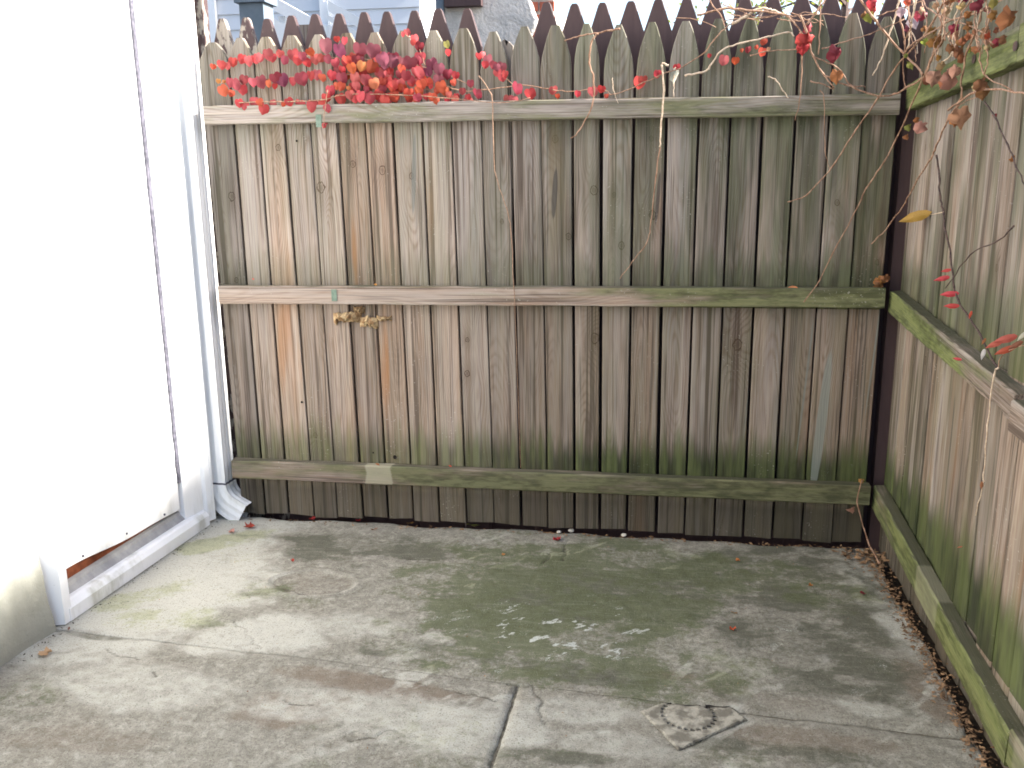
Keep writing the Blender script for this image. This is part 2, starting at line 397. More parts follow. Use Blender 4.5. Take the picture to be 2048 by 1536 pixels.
def make_plain(name, c1, c2, scale=30., rough=.8, bump=.2, stretch=(1., 1., 1.)):
    t = NT(name); p = t.V('MULTIPLY', t.objco(), stretch); n = t.noise(p, scale, 4, .6)
    t.bump(n, bump, .002)
    return t.fin(t.mix(t.mr(n, .3, .7), c1, c2), rough)
WOOD = make_wood(); BROWN = make_brown_paint()
PAINT = make_white_paint('white_door_paint', (.86, .865, .87)); TRIM = make_white_paint('white_vinyl_trim', (.85, .86, .875), .3, .08)
SPOUT = make_white_paint('white_aluminium', (.88, .885, .89), .38, .12)
STUCCO = make_stucco(); CONC = make_concrete(); LEAF = make_leaf(); DRY = make_leaf('dry_leaf', .8, .2)
STEM = make_plain('vine_bark', (.17, .085, .05), (.40, .25, .17), 120, .7, .3, (1, 1, .3))
STEMT = make_plain('tan_twig', (.20, .12, .08), (.34, .22, .15), 120, .8)
STEMP = make_plain('pale_and_sunlit_bark', (.42, .30, .21), (.62, .50, .38), 120, .7)
STEMD = make_plain('dark_vine_bark', (.035, .025, .025), (.11, .07, .06), 120, .8)
SOIL = make_plain('dark_soil', (.020, .015, .011), (.055, .040, .028), 60, .95, .6)
GREY = make_plain('grey_aluminium', (.30, .30, .305), (.42, .42, .415), 25, .45, .1, (.3, 1, 1))
DARK = make_plain('black_weatherstrip', (.05, .05, .065), (.14, .135, .17), 60, .6)
REDW = make_plain('red_brown_wood', (.16, .045, .02), (.26, .08, .035), 40, .8)

# ------------------------------------------------------------------ ground
me = mesh_from([(-60, -60, GZ - .06), (60, -60, GZ - .06), (60, 90, GZ - .06), (-60, 90, GZ - .06)], [(0, 1, 2, 3)])
tag(link('ground', me, SOIL), 'bare dark soil under and around the fenced yard', kind='structure')

patio = tag(empty('patio', (0, 2, GZ)), 'stained grey concrete patio laid in large slabs', kind='structure')
JX = lambda y: -0.277 + (y - 2.859) * 0.0333          # joint running away from the camera
JY = lambda x: 1.985 + (x + 1.55) * -0.058            # joint running across
P1, P2 = on_g(150, 1262), on_g(1910, 1472)
KJ = (P2.y - P1.y) / (P2.x - P1.x)
JY = lambda x: P1.y + (x - P1.x) * KJ
def line_mask(X, Y, pts, w):
    P = [on_g(u, v) for u, v in pts]; Xw = X + (fbm(X * 25, Y * 25, 200, 3) - .5) * .03; Yw = Y + (fbm(X * 25, Y * 25, 210, 3) - .5) * .03; best = np.full(X.shape, 9.)
    for a, b in zip(P[:-1], P[1:]):
        dx, dy = b.x - a.x, b.y - a.y; t_ = np.clip(((Xw - a.x) * dx + (Yw - a.y) * dy) / (dx * dx + dy * dy), 0, 1)
        best = np.minimum(best, np.hypot(Xw - a.x - t_ * dx, Yw - a.y - t_ * dy))
    return (1 - sstep(w * .4, w * 1.3, best)) * (.4 + .9 * fbm(X * 20, Y * 20, 220, 3))
def blob(X, Y, u, v, ru, rv, rot=0., seed=0, warp=.5, soft=.5):
    """stain centred on a patio point; ru, rv are its half sizes in metres"""
    c = on_g(u, v); dx = X - c.x; dy = Y - c.y
    ca, sa = math.cos(rot), math.sin(rot); a = (dx * ca + dy * sa) / ru; b = (-dx * sa + dy * ca) / rv
    d = np.sqrt(a * a + b * b) + (fbm(X * 7, Y * 8, seed + 50, 6, .62) - .5) * 2 * warp
    return 1 - sstep(1 - soft, 1 + soft * .6, d)
def stains(X, Y):
    f1 = fbm(X * 2.2, Y * 3.0, 3, 6, .55); f2 = fbm(X * 7, Y * 11, 9, 5, .55); f3 = fbm(X * 30, Y * 42, 12, 4, .6)
    alg = .30 * sstep(.45, .65, f1) * sstep(-1.1, -.6, X)
    for (u, v, a, b, r, s, k) in [(1130, 1215, .46, .34, .2, 1, 1.1), (1250, 1120, .46, .18, 0, 2, .8), (1500, 1150, .33, .17, -.3, 3, .65), (900, 1150, .20, .12, 0, 16, .65), (1000, 1330, .3, .1, -.2, 17, .6),
                                  (1350, 1330, .25, .14, -.2, 4, .55), (1010, 1110, .22, .10, 0, 5, .62), (1650, 1190, .14, .16, .3, 6, .45),
                                  (440, 1085, .17, .07, .7, 7, .75), (300, 1190, .20, .07, .8, 8, .5), (340, 1240, .24, .09, .2, 9, .5), (520, 1180, .14, .10, .5, 18, .5),
                                  (1180, 1260, .22, .12, .1, 10, .95), (480, 1110, .10, .06, .2, 11, .3), (1780, 1330, .08, .08, 0, 12, .5),
                                  (600, 1210, .10, .05, .2, 13, .35), (50, 1400, .12, .10, .0, 14, .35), (1300, 1390, .12, .07, 0, 15, .5)]:
        alg = np.maximum(alg, k * blob(X, Y, u, v, a, b, r, s))
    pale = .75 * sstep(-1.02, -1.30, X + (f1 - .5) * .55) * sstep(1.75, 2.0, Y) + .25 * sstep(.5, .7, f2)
    for (u, v, a, b, r, s, k) in [(330, 1190, .26, .26, 0, 21, .95), (520, 1270, .24, .15, 0, 22, .85), (690, 1250, .22, .10, .1, 23, .65),
                                  (1760, 1210, .07, .40, .12, 24, .80), (1380, 1115, .14, .05, -.5, 25, .6), (250, 1370, .30, .12, 0, 26, .60),
                                  (700, 1410, .32, .10, 0, 27, .60), (900, 1455, .3, .10, 0, 28, .70), (1130, 1420, .22, .06, 0, 29, .60),
                                  (1480, 1330, .18, .04, -.55, 30, .55), (1760, 1420, .12, .05, -.3, 31, .75), (1240, 1490, .22, .06, 0, 32, .55),
                                  (640, 1160, .11, .045, 0, 33, .45), (860, 1085, .14, .05, 0, 34, .35), (1550, 1420, .2, .07, -.1, 35, .4)]:
        pale = np.maximum(pale, k * blob(X, Y, u, v, a, b, r, s))
    brn = .35 * sstep(.5, .72, fbm(X * 4, Y * 5, 31, 5))
    for (u, v, a, b, r, s, k) in [(760, 1370, .34, .05, -.1, 41, .75), (570, 1420, .16, .08, .2, 42, .75), (1500, 1395, .24, .07, -.2, 43, .45),
                                  (1640, 1480, .25, .05, 0, 44, .60), (1330, 1350, .08, .03, 0, 45, .8), (620, 1165, .09, .03, 0, 46, .45),
                                  (1850, 1380, .05, .16, .1, 47, .7), (150, 1480, .3, .06, .1, 48, .5), (1740, 1110, .1, .05, 0, 49, .6)]:
        brn = np.maximum(brn, k * blob(X, Y, u, v, a, b, r, s))
    grm = .25 * sstep(.5, .7, fbm(X * 5 + 3, Y * 9, 61, 5, .6)) + .55 * sstep(-.1, .35, X + (f1 - .5) * .6) * sstep(1.85, 2.05, Y) * sstep(.66, .58, X + (f2 - .5) * .2)
    for (u, v, a, b, r, s, k) in [(760, 1090, .36, .10, 0, 61, 1.0), (640, 1120, .16, .07, -.4, 62, .6), (900, 1320, .28, .07, -.15, 63, .60),
                                  (1180, 1350, .30, .05, -.1, 64, .6), (1560, 1150, .40, .22, -.2, 65, .95), (1620, 1290, .32, .15, -.3, 66, .85), (1330, 1200, .25, .25, 0, 76, .55),
                                  (1120, 1190, .40, .28, .2, 67, .85), (1420, 1370, .18, .06, -.6, 68, .55), (180, 1270, .14, .02, -.1, 69, .7),
                                  (60, 1420, .14, .05, .2, 70, .45), (1100, 1510, .16, .03, 0, 71, .6), (1500, 1500, .25, .06, 0, 72, .55),
                                  (1790, 1300, .07, .10, 0, 73, .55), (1010, 1270, .12, .05, .4, 74, .4), (410, 1330, .2, .03, -.2, 75, .35)]:
        grm = np.maximum(grm, k * blob(X, Y, u, v, a, b, r, s))
    q1 = sstep(.36, .62, fbm(X * 9, Y * 12, 401, 6, .62)); q2 = sstep(.36, .62, fbm(X * 8 + 5, Y * 13, 402, 6, .62)); wr = (X * .75 - Y * .66); wr2 = (X * .66 + Y * .75)
    wisp = sstep(.52, .68, fbm(wr * 16, wr2 * 5.5, 403, 6, .6))
    alg = np.clip(alg * 1.3, 0, 1) * (.48 + .62 * q1); grm = np.clip(grm * 1.25, 0, 1) * (.50 + .6 * q2); pale = np.maximum(pale, np.where(blob(X, Y, 1150, 1220, .5, .34, 0, 9) > .3, .30, .62) * wisp * (X > -1.0) * sstep(-1.0, -.6, X)); pale = pale * (.60 + .8 * f3)
    pale = pale * (1 - .5 * np.clip(grm, 0, 1))
    fl = np.zeros_like(X)
    for (u, v, a, b, r) in [(1120, 1320, .06, .06, .8), (1165, 1300, .04, .04, .9), (1050, 1265, .06, .018, 1.0), (930, 1255, .035, .02, .9),
                            (840, 1215, .025, .02, 0), (1060, 1210, .04, .01, .4), (1000, 1340, .05, .03, .4), (820, 1300, .08, .02, .8),
                            (1170, 1230, .06, .03, .0), (1290, 1230, .05, .02, -.4), (1130, 1165, .04, .015, .2), (1400, 1330, .06, .012, -.6),
                            (1760, 1330, .05, .07, .2), (1700, 1265, .06, .03, 0), (1095, 1240, .05, .02, .9), (1590, 1260, .12, .06, 0), (970, 1220, .03, .015, .8)]:
        fl = np.maximum(fl, blob(X, Y, u, v, a, b, r, int(u), .7, .95) * .42 * (0.35 + 1.2 * fbm(X * 60, Y * 90, int(v), 3)))
    ck = np.zeros_like(X)
    for pts, w in (([(1065, 1370), (1082, 1400), (1078, 1425), (1090, 1450)], .0035), ([(210, 1298), (245, 1312), (285, 1318)], .004), ([(1135, 1078), (1124, 1120)], .005), ([(1100, 1110), (1085, 1128)], .003),
                   ([(1040, 1432), (1025, 1490), (1010, 1536)], .0), ([(305, 1345), (315, 1352)], .004), ([(700, 1480), (780, 1462), (840, 1470)], .002), ([(565, 1395), (640, 1410)], .002),
                   ([(745, 1345), (820, 1362), (905, 1378), (990, 1400)], .003), ([(880, 1120), (820, 1115)], .002), ([(545, 1165), (600, 1188), (660, 1190), (705, 1170)], .003), ([(470, 1240), (520, 1300)], .002)):
        if w > 0: ck = np.maximum(ck, line_mask(X, Y, pts, w + .001))
    rot = (X * .8 + Y * .6); rot2 = (-X * .6 + Y * .8)
    fl = np.maximum(fl, sstep(.54, .72, fbm(rot * 14, rot2 * 34, 301, 5, .75)) * .80 * blob(X, Y, 1110, 1260, .42, .26, 0, 5, .4, .8))
    fl = np.maximum(fl, sstep(.56, .75, fbm(rot * 12, rot2 * 24, 311, 5, .6)) * .6 * blob(X, Y, 1650, 1330, .35, .16, 0, 6, .4, .8))
    return alg, pale, brn, grm, fl, ck
def slab(x_lo, x_hi, y_lo, y_hi, step, nm):
    """x/y limits are functions of the other coordinate, so slab edges follow the joints"""
    nx = int((x_hi(2.4) - x_lo(2.4)) / step); ny = int((y_hi(0) - y_lo(0)) / step)
    S, T = np.meshgrid(np.linspace(0, 1, nx), np.linspace(0, 1, ny))
    Yc = y_lo(0) + (y_hi(0) - y_lo(0)) * T
    X = x_lo(Yc) + (x_hi(Yc) - x_lo(Yc)) * S
    Y = y_lo(X) + (y_hi(X) - y_lo(X)) * T
    de = np.minimum(np.minimum(S * (x_hi(2.) - x_lo(2.)), (1 - S) * (x_hi(2.) - x_lo(2.))), np.minimum(T * (y_hi(0) - y_lo(0)), (1 - T) * (y_hi(0) - y_lo(0))))
    Z = GZ + (fbm(X * 5, Y * 5, 77, 4) - .5) * .010 + (fbm(X * 28, Y * 28, 78, 4) - .5) * .0035
    cf = np.clip(np.where(np.abs(Y - JY(X)) < .03, GB_(X) / .003, 0) + np.where((np.abs(X - JX(Y)) < .03) & (Y < JY(X)), GA(Y) / .0038, 0), 0, 1)
    Z -= cf * .005 * (1 - sstep(0, .012, de)) + cf * .004 * (1 - sstep(0, .03, de)) * fbm(X * 20, Y * 20, 5, 3)
    e = (1 - sstep(0, .02, de)) * .006
    X = X + (fbm(X * 30, Y * 30, 91, 3) - .5) * e; Y = Y + (fbm(X * 30, Y * 30, 92, 3) - .5) * e
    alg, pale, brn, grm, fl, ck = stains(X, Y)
    ce = on_g(625, 1166); de_ = np.sqrt(((X - ce.x) / .135) ** 2 + ((Y - ce.y) / .085) ** 2)
    ringm = np.exp(-((de_ - 1) / .12) ** 2); Z += .004 * ringm - .003 * (de_ < 1); Z -= .004 * ck
    pale = np.maximum(pale, .55 * ringm * (Y < ce.y + .02)); pale = np.where(de_ < .9, pale * .4, pale); grm = np.maximum(grm, .5 * np.exp(-((de_ - 1.22) / .1) ** 2))
    grm = np.where(de_ < .9, grm * .2, grm); brn = np.where(de_ < .92, np.maximum(brn, .42), brn)
    vs = np.stack([X, Y, Z], -1).reshape(-1, 3)
    I = np.arange(nx * ny).reshape(ny, nx)
    q = np.stack([I[:-1, :-1], I[:-1, 1:], I[1:, 1:], I[1:, :-1]], -1).reshape(-1, 4)
    # skirt
    me = bpy.data.meshes.new('concrete_slab')
    border = list(I[0, :]) + list(I[1:, -1]) + list(I[-1, -2::-1]) + list(I[-2:0:-1, 0])
    bv = vs[border].copy(); bv[:, 2] = GZ - .055
    vs2 = np.vstack([vs, bv]); n0 = len(vs); nb = len(border)
    fs = q.tolist() + [(border[(i + 1) % nb], border[i], n0 + i, n0 + (i + 1) % nb) for i in range(nb)]
    me.from_pydata(vs2.tolist(), [], fs); me.update(); me.shade_smooth()
    def put(name, a, pad=0.):
        at = me.attributes.new(name, 'FLOAT', 'POINT'); at.data.foreach_set('value', np.concatenate([a.reshape(-1), np.full(nb, pad)]).astype(np.float32))
    c = me.attributes.new('stain', 'FLOAT_COLOR', 'POINT')
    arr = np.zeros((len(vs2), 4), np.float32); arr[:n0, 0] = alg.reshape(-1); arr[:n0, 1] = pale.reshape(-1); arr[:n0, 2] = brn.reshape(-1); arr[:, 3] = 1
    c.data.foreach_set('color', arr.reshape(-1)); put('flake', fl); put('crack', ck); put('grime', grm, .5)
    return link('concrete_slab', me, CONC, patio)
GAP = .0035
GA = lambda y: .00006 + .0034 * (1 - sstep(1.90, 2.02, np.asarray(y))) + .003 * sstep(2.70, 2.78, np.asarray(y))
GB_ = lambda x: .0003 + .0022 * sstep(.05, .25, np.asarray(x)) + .0008 * (1 - sstep(-1.0, -.8, np.asarray(x)))
XL = lambda y: WX0 + WK * np.asarray(y) - .02 + 0 * np.asarray(y)
XRG = lambda y: .700 + .006 * np.sin(np.asarray(y) * 9) + .004 * np.sin(np.asarray(y) * 31)
YB = lambda x: DB - .003 - .014 * sstep(-.2, .3, np.asarray(x)) + .006 * np.sin(np.asarray(x) * 11) + .006 * np.sin(np.asarray(x) * 27 + 1)
c0 = lambda v: (lambda q: v + 0 * np.asarray(q))
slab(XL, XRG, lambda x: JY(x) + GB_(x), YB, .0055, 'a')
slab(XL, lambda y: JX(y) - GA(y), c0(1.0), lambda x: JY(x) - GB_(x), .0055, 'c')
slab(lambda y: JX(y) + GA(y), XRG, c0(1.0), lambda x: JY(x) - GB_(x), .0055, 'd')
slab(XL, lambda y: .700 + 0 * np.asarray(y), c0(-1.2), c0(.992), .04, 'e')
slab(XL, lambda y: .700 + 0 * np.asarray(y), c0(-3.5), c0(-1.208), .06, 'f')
mb = MB()
for a, b in [((JX(1.) , 1.0), (JX(2.86), 2.86))]:
    mb.box((min(a[0], b[0]) - .03, 1.0, GZ - .05), (max(a[0], b[0]) + .03, 2.87, GZ - .0095))
mb2 = [(x, JY(x)) for x in (-1.6, .7)]
mb.add([(-1.6, mb2[0][1] - .02, GZ - .0085), (.7, mb2[1][1] - .02, GZ - .0085), (.7, mb2[1][1] + .02, GZ - .0085), (-1.6, mb2[0][1] + .02, GZ - .0085)], [(0, 1, 2, 3)])
link('joint_filler', mb.mesh(), make_plain('joint_grime', (.07, .06, .045), (.17, .155, .12), 90, .95, .5), patio)

# ------------------------------------------------------------------ boards
def board_props(o, tone=.3, knots=(), algae=(.3, .4, .5), moss=(0., 0., 0.), vivid=0., scrape=(0., 0., 0.)):
    o['seed'] = R_.uniform(0, 10); o['tone'] = float(tone)
    ks = list(knots) + [(0., 0., 0.)] * 2
    o['knot_a'] = [float(q) for q in ks[0]]; o['knot_b'] = [float(q) for q in ks[1]]
    o['algae'] = [float(q) for q in algae]; o['moss'] = [float(q) for q in moss]
    o['fx'] = 1.0; o['pdark'] = 0.0; o['val'] = R_.uniform(.82, 1.12); o['paint'] = [0., 0., 0.]; o['vivid'] = float(vivid); o['scrape'] = [float(q) for q in scrape]
    return o
def picket_mesh(wb, wt, lean, H, hp, tipw, thick=.017, style='gothic', rag=.0012, bev=.0022):
    """outline in local x/z from the foot (z=0) to the tip (z=H); lean shifts the top sideways"""
    def ce(z): return lean * z / H
    zs = [0, .25 * H, .5 * H, .75 * H, H - hp]
    L = []; Rr = []
    for z in zs:
        w = wb + (wt - wb) * z / H
        L.append((ce(z) - w / 2 + R_.uniform(-rag, rag), z + (R_.uniform(-.004, .004) if z == 0 else 0)))
        Rr.append((ce(z) + w / 2 + R_.uniform(-rag, rag), z + (R_.uniform(-.004, .004) if z == 0 else 0)))
    if style == 'gothic':
        for k in (.28, .52, .74, .90, 1.0):
            w = (wt / 2 - tipw / 2) * (1 - k ** 1.75) + tipw / 2; z = H - hp + hp * k
            L.append((ce(z) - w + R_.uniform(-.0008, .0008), z)); Rr.append((ce(z) + w + R_.uniform(-.0008, .0008), z))
    elif style == 'wedge':
        for k in (.5, .94, 1.0):
            w = (wt / 2 - tipw / 2) * (1 - k) + tipw / 2 - (.003 if k == 1. else 0); z = H - hp + hp * k
            L.append((ce(z) - w, z)); Rr.append((ce(z) + w, z))
    elif style == 'broken':
        L.append((ce(H) - wt * .40, H - hp * .5)); L.append((ce(H) - wt * .1, H)); Rr.append((ce(H) + wt * .22, H - .006)); Rr.append((ce(H) + wt * .10, H - .02))
    n = len(L); b = bev; vs = []; fs = []
    # rings front inner, front outer, back outer
    for (yy, ins) in ((0, b), (b, 0), (thick, 0)):
        for (x, z) in L: vs.append((x + ins, yy, z))
        for (x, z) in Rr: vs.append((x - ins, yy, z))
    def idx(r, side, i): return r * 2 * n + side * n + i
    for i in range(n - 1):
        fs.append((idx(0, 0, i), idx(0, 1, i), idx(0, 1, i + 1), idx(0, 0, i + 1)))
        fs.append((idx(2, 0, i), idx(2, 0, i + 1), idx(2, 1, i + 1), idx(2, 1, i)))
        for r in (0, 1):
            fs.append((idx(r, 0, i), idx(r, 0, i + 1), idx(r + 1, 0, i + 1), idx(r + 1, 0, i)))
            fs.append((idx(r, 1, i), idx(r + 1, 1, i), idx(r + 1, 1, i + 1), idx(r, 1, i + 1)))
    for r in (0, 1):
        fs.append((idx(r, 0, 0), idx(r + 1, 0, 0), idx(r + 1, 1, 0), idx(r, 1, 0)))
        fs.append((idx(r, 0, n - 1), idx(r, 1, n - 1), idx(r + 1, 1, n - 1), idx(r + 1, 0, n - 1)))
    me = mesh_from(vs, fs, 'picket')
    bm = bmesh.new(); bm.from_mesh(me); bmesh.ops.recalc_face_normals(bm, faces=bm.faces); bm.to_mesh(me); bm.free()
    return me
def rail_obj(parent, p0, p1, h, t, out, rag=.0015, seg=26, name='rail', chew=None):
    """rail from p0 to p1 (top front edge line); local z runs along it, local x is up, local y goes into the fence"""
    p0 = Vector(p0); p1 = Vector(p1); L = (p1 - p0).length; d = (p1 - p0) / L
    out = Vector(out); yy = -out; xx = yy.cross(d).normalized(); 
    if xx.z < 0: xx = -xx
    yy2 = d.cross(xx).normalized()
    sgn = 1 if yy2.dot(-out) > 0 else -1
    rings = []; b = .0035
    prof = [(-b, 0), (0, b), (0, t - b), (-b, t), (-h + b, t), (-h, t - b), (-h, b), (-h + b, 0)]
    for k in range(seg + 1):
        z = L * k / seg; ring = []
        for (x, y) in prof:
            jx = R_.uniform(-rag, rag); jy = R_.uniform(-rag, rag) * .5
            if chew and x < -h * .5: jx += chew(z / L) * (R_.uniform(.2, 1.)); jy += chew(z / L) * .25 * sgn
            ring.append((x + jx, sgn * (y + (abs(jy) if y < t * .5 else 0)), z))
        rings.append(ring)
    mb = MB(); mb.loft(rings); me = mb.mesh('rail')
    o = link(name, me, WOOD, parent)
    M4 = Matrix(((xx.x, yy2.x, d.x, 0), (xx.y, yy2.y, d.y, 0), (xx.z, yy2.z, d.z, 0), (0, 0, 0, 1)))
    o.rotation_euler = M4.to_euler(); o.location = p0 - parent.location
    return o, L

# ------------------------------------------------------------------ back fence
bf = tag(empty('picket_fence', (-.4, DB, GZ)), 'weathered wooden picket fence across the back of the patio, red ivy on its top', 'fence')
TOP = [409, 467.4, 517, 568, 620, 674, 730.5, 785, 844, 902.5, 962, 1021, 1082, 1145, 1203, 1268, 1333, 1398, 1461, 1525, 1591, 1659, 1725, 1793]
BOT = [474, 522.5, 569.5, 620, 668, 718.8, 770, 821, 874.4, 928.8, 983.8, 1040, 1094, 1149, 1200, 1256, 1315, 1373, 1433, 1492, 1552, 1612, 1672.6, 1733]
TIPY = [84, 75, 73, 70, 68, 65, 64, 60, 60, 56, 62, 52, 50, 47, 49, 44, 42, 37, 34, 33, 28, 26, 33]
BYE = [1025, 1028, 1031, 1033, 1035, 1037, 1039, 1041, 1043, 1045, 1048, 1052, 1055, 1057, 1060, 1063, 1067, 1070, 1074, 1078, 1081, 1084, 1088]
GAPS = [1.35 * q for q in [.003, .004, .005, .004, .003, .006, .005, .004, .0045, .004, .002, .007, .003, .006, .008, .006, .007, .005, .005, .006, .006, .004, .003, 0]]
KN = {0: [(463, 393, .011)], 1: [], 2: [(556, 295, .008)], 4: [(641, 375, .013)], 5: [(705, 328, .0085)], 6: [(764, 340, .010), (691, 822, .008)],
      5.5: [], 7: [(823, 352, .007)], 12: [(1110, 278, .009), (1137, 473, .008)], 13: [(1188, 381, .011), (1190, 677, .013)], 14: [(1228, 390, .006), (1243, 491, .009)],
      15: [(1302, 277, .006), (1305, 430, .010)], 11: [(1107, 680, .009)], 4.5: [], 10: [(1003, 443, .006), (1062, 690, .012)], 18: [(1475, 690, .014)],
      3: [(690, 820, .008)], 20: [], 21: [(1675, 405, .007)], 16: [(1293, 668, .007)], 9: [(934, 680, .006), (934, 748, .008)], 22: [(1755, 525, .006)]}
def wood_edge(i, row, v): return on_y(row[i], v, DB).x
xt = [on_y(u, 250, DB) for u in TOP]; xb = [on_y(u, 922 + (u - 522) * .0314, DB) for u in BOT]
for i in range(23):
    def ex(k, z):
        a, b = xb[k], xt[k]; return a.x + (b.x - a.x) * (z - a.z) / (b.z - a.z)
    tipz = on_y((TOP[i] + TOP[i + 1]) / 2, TIPY[i], DB).z; footz = on_y((BOT[i] + BOT[i + 1]) / 2, BYE[i], DB).z + R_.uniform(-.004, .004)
    H = tipz - footz
    lb = ex(i, footz) + GAPS[i] / 2; rb = ex(i + 1, footz) - GAPS[i + 1] / 2
    lt = ex(i, tipz) + GAPS[i] / 2; rt = ex(i + 1, tipz) - GAPS[i + 1] / 2
    hp = .075 + .065 * min(1, max(0, (i - 3) / 10)) + R_.uniform(-.008, .008)
    me = picket_mesh(rb - lb, rt - lt, (lt + rt) / 2 - (lb + rb) / 2, H, hp, .020 + R_.uniform(-.003, .006))
    cx = (lb + rb) / 2
    yj = R_.uniform(-.0025, .0025)
    o = link('picket', me, WOOD, bf, (cx, DB + .003 + yj, footz))
    o.rotation_euler = (R_.uniform(-.002, .002), 0, R_.uniform(-.03, .03))
    ks = []
    for (u, v, s) in KN.get(i, []):
        P = on_y(u, v, DB); ks.append((P.x - cx, P.z - footz, s))
    while len(ks) < 2 and R_.random() < .22:
        ks.append((R_.uniform(-.03, .03), R_.uniform(.2, 1.2), R_.uniform(.005, .010)))
    g = min(1., max(0., (i - 6) / 14))
    tn = {0: .1, 1: .35, 2: .75, 3: .4, 4: .35, 5: 1.2, 6: 1.1, 7: .4, 8: .45, 12: .35, 15: .5, 22: .6}.get(i, R_.uniform(.12, .42) - .05 * g)
    board_props(o, tn, ks, (.22 + .50 * g + (0.15 if i == 0 else 0), .45 + .55 * g, .42 + .58 * g))
    o['val'] = {0: .72, 1: 1.05, 2: 1.2, 3: 1.0, 4: 1.22, 5: .98, 6: 1.12, 7: 1.18, 8: 1.2, 22: .82}.get(i, R_.uniform(.86, 1.12) - .12 * g)
    if i in (21, 19): o['val'] = .98
PK = [c_ for c_ in bf.children]
for i, u, v, w in ((20, 1610, 780, .0035), (21, 1642, 850, .016), (19, 1575, 830, .002), (22, 1700, 880, .003), (18, 1500, 760, .0015), (12, 1109, 388, .0095), (15, 1316, 395, .006), (7, 827, 350, .008), (22, 1750, 700, .003)):
    P = on_y(u, v, DB); o = PK[i]; b0 = o.location + bf.location
    lean = P.x - b0.x
    o['paint'] = [float(lean), float(P.z - b0.z), w]
    if i in (12, 15, 7): o['pdark'] = 1.0 if i != 7 else .6
# rails
rr = []
def brail(v0l, v0r, ul, ur, h, **k):
    a = on_y(ul, v0l, DB - RAILT); b = on_y(ur, v0r, DB - RAILT)
    o, L = rail_obj(bf, a, b, h, RAILT, (0, -1, 0)); board_props(o, moss=(k['m'][0], k['m'][1], L), tone=k.get('tone', .4), algae=(0, 0, 0), vivid=k.get('viv', 0.), scrape=k.get('sc', (0, 0, 0)))
    rr.append(o); return o, L, a, b
brail(212, 186, 405, 1802, .058, m=(.50, .66), tone=.0, viv=.1)
brail(572, 577, 435, 1772, .060, m=(.0, .92), tone=.6, viv=.3)
oo, L, a, b = brail(921, 972, 462, 1742, .066, m=(.55, .90), tone=.5, viv=.15)
pc = (on_y(757, 950, DB - RAILT) - a).length; oo['scrape'] = [pc, .050, .62]
GREENP = make_plain('green_marker', (.11, .16, .12), (.18, .24, .19), 60, .8)
for (u, v) in ((637, 241), (668, 590)):
    P = on_y(u, v, DB - RAILT - .0018); mb = MB(); mb.box((P.x - .009, P.y, P.z - .02), (P.x + .009, P.y + .002, P.z + .018))
    o = link('paint_mark', mb.mesh(), GREENP, bf); 
HOLE_SHADE = make_plain('hole_shade', (.01, .008, .008), (.02, .015, .012), 10, 1.)  # black for flat discs that stand in for the shade inside holes
for (u, v, r) in ((594, 282, .0035), (790, 914, .0065), (747, 905, .003), (604, 804, .004)):
    P = on_y(u, v, DB); mb = MB()
    n = 10; mb.add([(P.x + r * math.cos(k * .628), P.y - .0022, P.z + r * 1.1 * math.sin(k * .628)) for k in range(n)] + [(P.x, P.y + .001, P.z)], [((k + 1) % n, k, n) for k in range(n)])
    link('painted_knot_hole', mb.mesh(), HOLE_SHADE, bf)
# paper-thin nailed scrap behind the short picket (the broken half board)
a = on_y(1003, 79, DB + .03)
o = link('broken_picket', picket_mesh(.05, .05, 0, .45, .02, .02, .015, 'broken'), WOOD, bf, (a.x + .012, DB + .03, a.z - .45)); board_props(o, .25, [], (.2, .2, .2))

# ------------------------------------------------------------------ rear brown fence, seen over and through the first
rf = tag(empty('painted_fence', (-.4, DB + .12, GZ)), 'dark brown painted picket fence standing close behind the weathered one', 'fence')
RT = [(442, 37), (490, 35), (533, 37), (581, 31), (628.5, 28), (677, 27), (727, 24), (773, 23), (828, 21), (876, 17), (934, 17), (1093, 4),
      (1149, 7), (1205, 5), (1262, 2), (1317, -3), (1374, -6), (1430, -8), (1491, -10), (1548, -12), (1606, -14), (1665, -16), (1727, -18), (1788, -20), (1846, -22)]
YR = DB + .10
for i, (u, v) in enumerate(RT):
    P = on_y(u, v, YR); H = P.z - GZ + .09
    w = .099 if i > 11 else .090
    me = picket_mesh(w, w, 0, H, .115 + R_.uniform(-.01, .01), .022, .018, 'wedge', .001)
    o = link('picket', me, BROWN, rf, (P.x, YR, GZ - .09)); o['seed'] = R_.uniform(0, 9); o['peel'] = [.55, .50, .45][i] if i < 3 else (.0 if i % 5 else .05)
    o.rotation_euler = (0, 0, R_.uniform(-.03, .03))
for (u, v, hh) in ((985, 150, .0), (1040, 150, 0)):      # two low boards in the notch
    P = on_y(u, 120, YR + .03); o = link('picket', picket_mesh(.09, .09, 0, P.z - GZ + .09, .06, .03, .018, 'wedge'), BROWN, rf, (P.x, YR + .0205, GZ - .09)); o['seed'] = 3.; o['peel'] = .4
mb = MB(); mb.box((-1.9, YR + .042, -.15), (1.2, YR + .08, -.06)); mb.box((-1.9, YR + .042, .22), (.9, YR + .08, .31)); mb.box((-1.9, YR + .042, -.95), (1.2, YR + .08, -.86))
bk = mb.mesh(); o = link('rail', bk, BROWN, rf); o['seed'] = 1.; o['peel'] = .0; o['kind'] = 'stuff'
cp = MB(); P = on_y(1798, 400, DB + .045); cp.box((P.x - .006, DB + .045, GZ - .03), (P.x + .16, DB + .09, .62))
o = link('corner_board', cp.mesh(), BROWN, rf); o['seed'] = 5.; o['peel'] = -.1
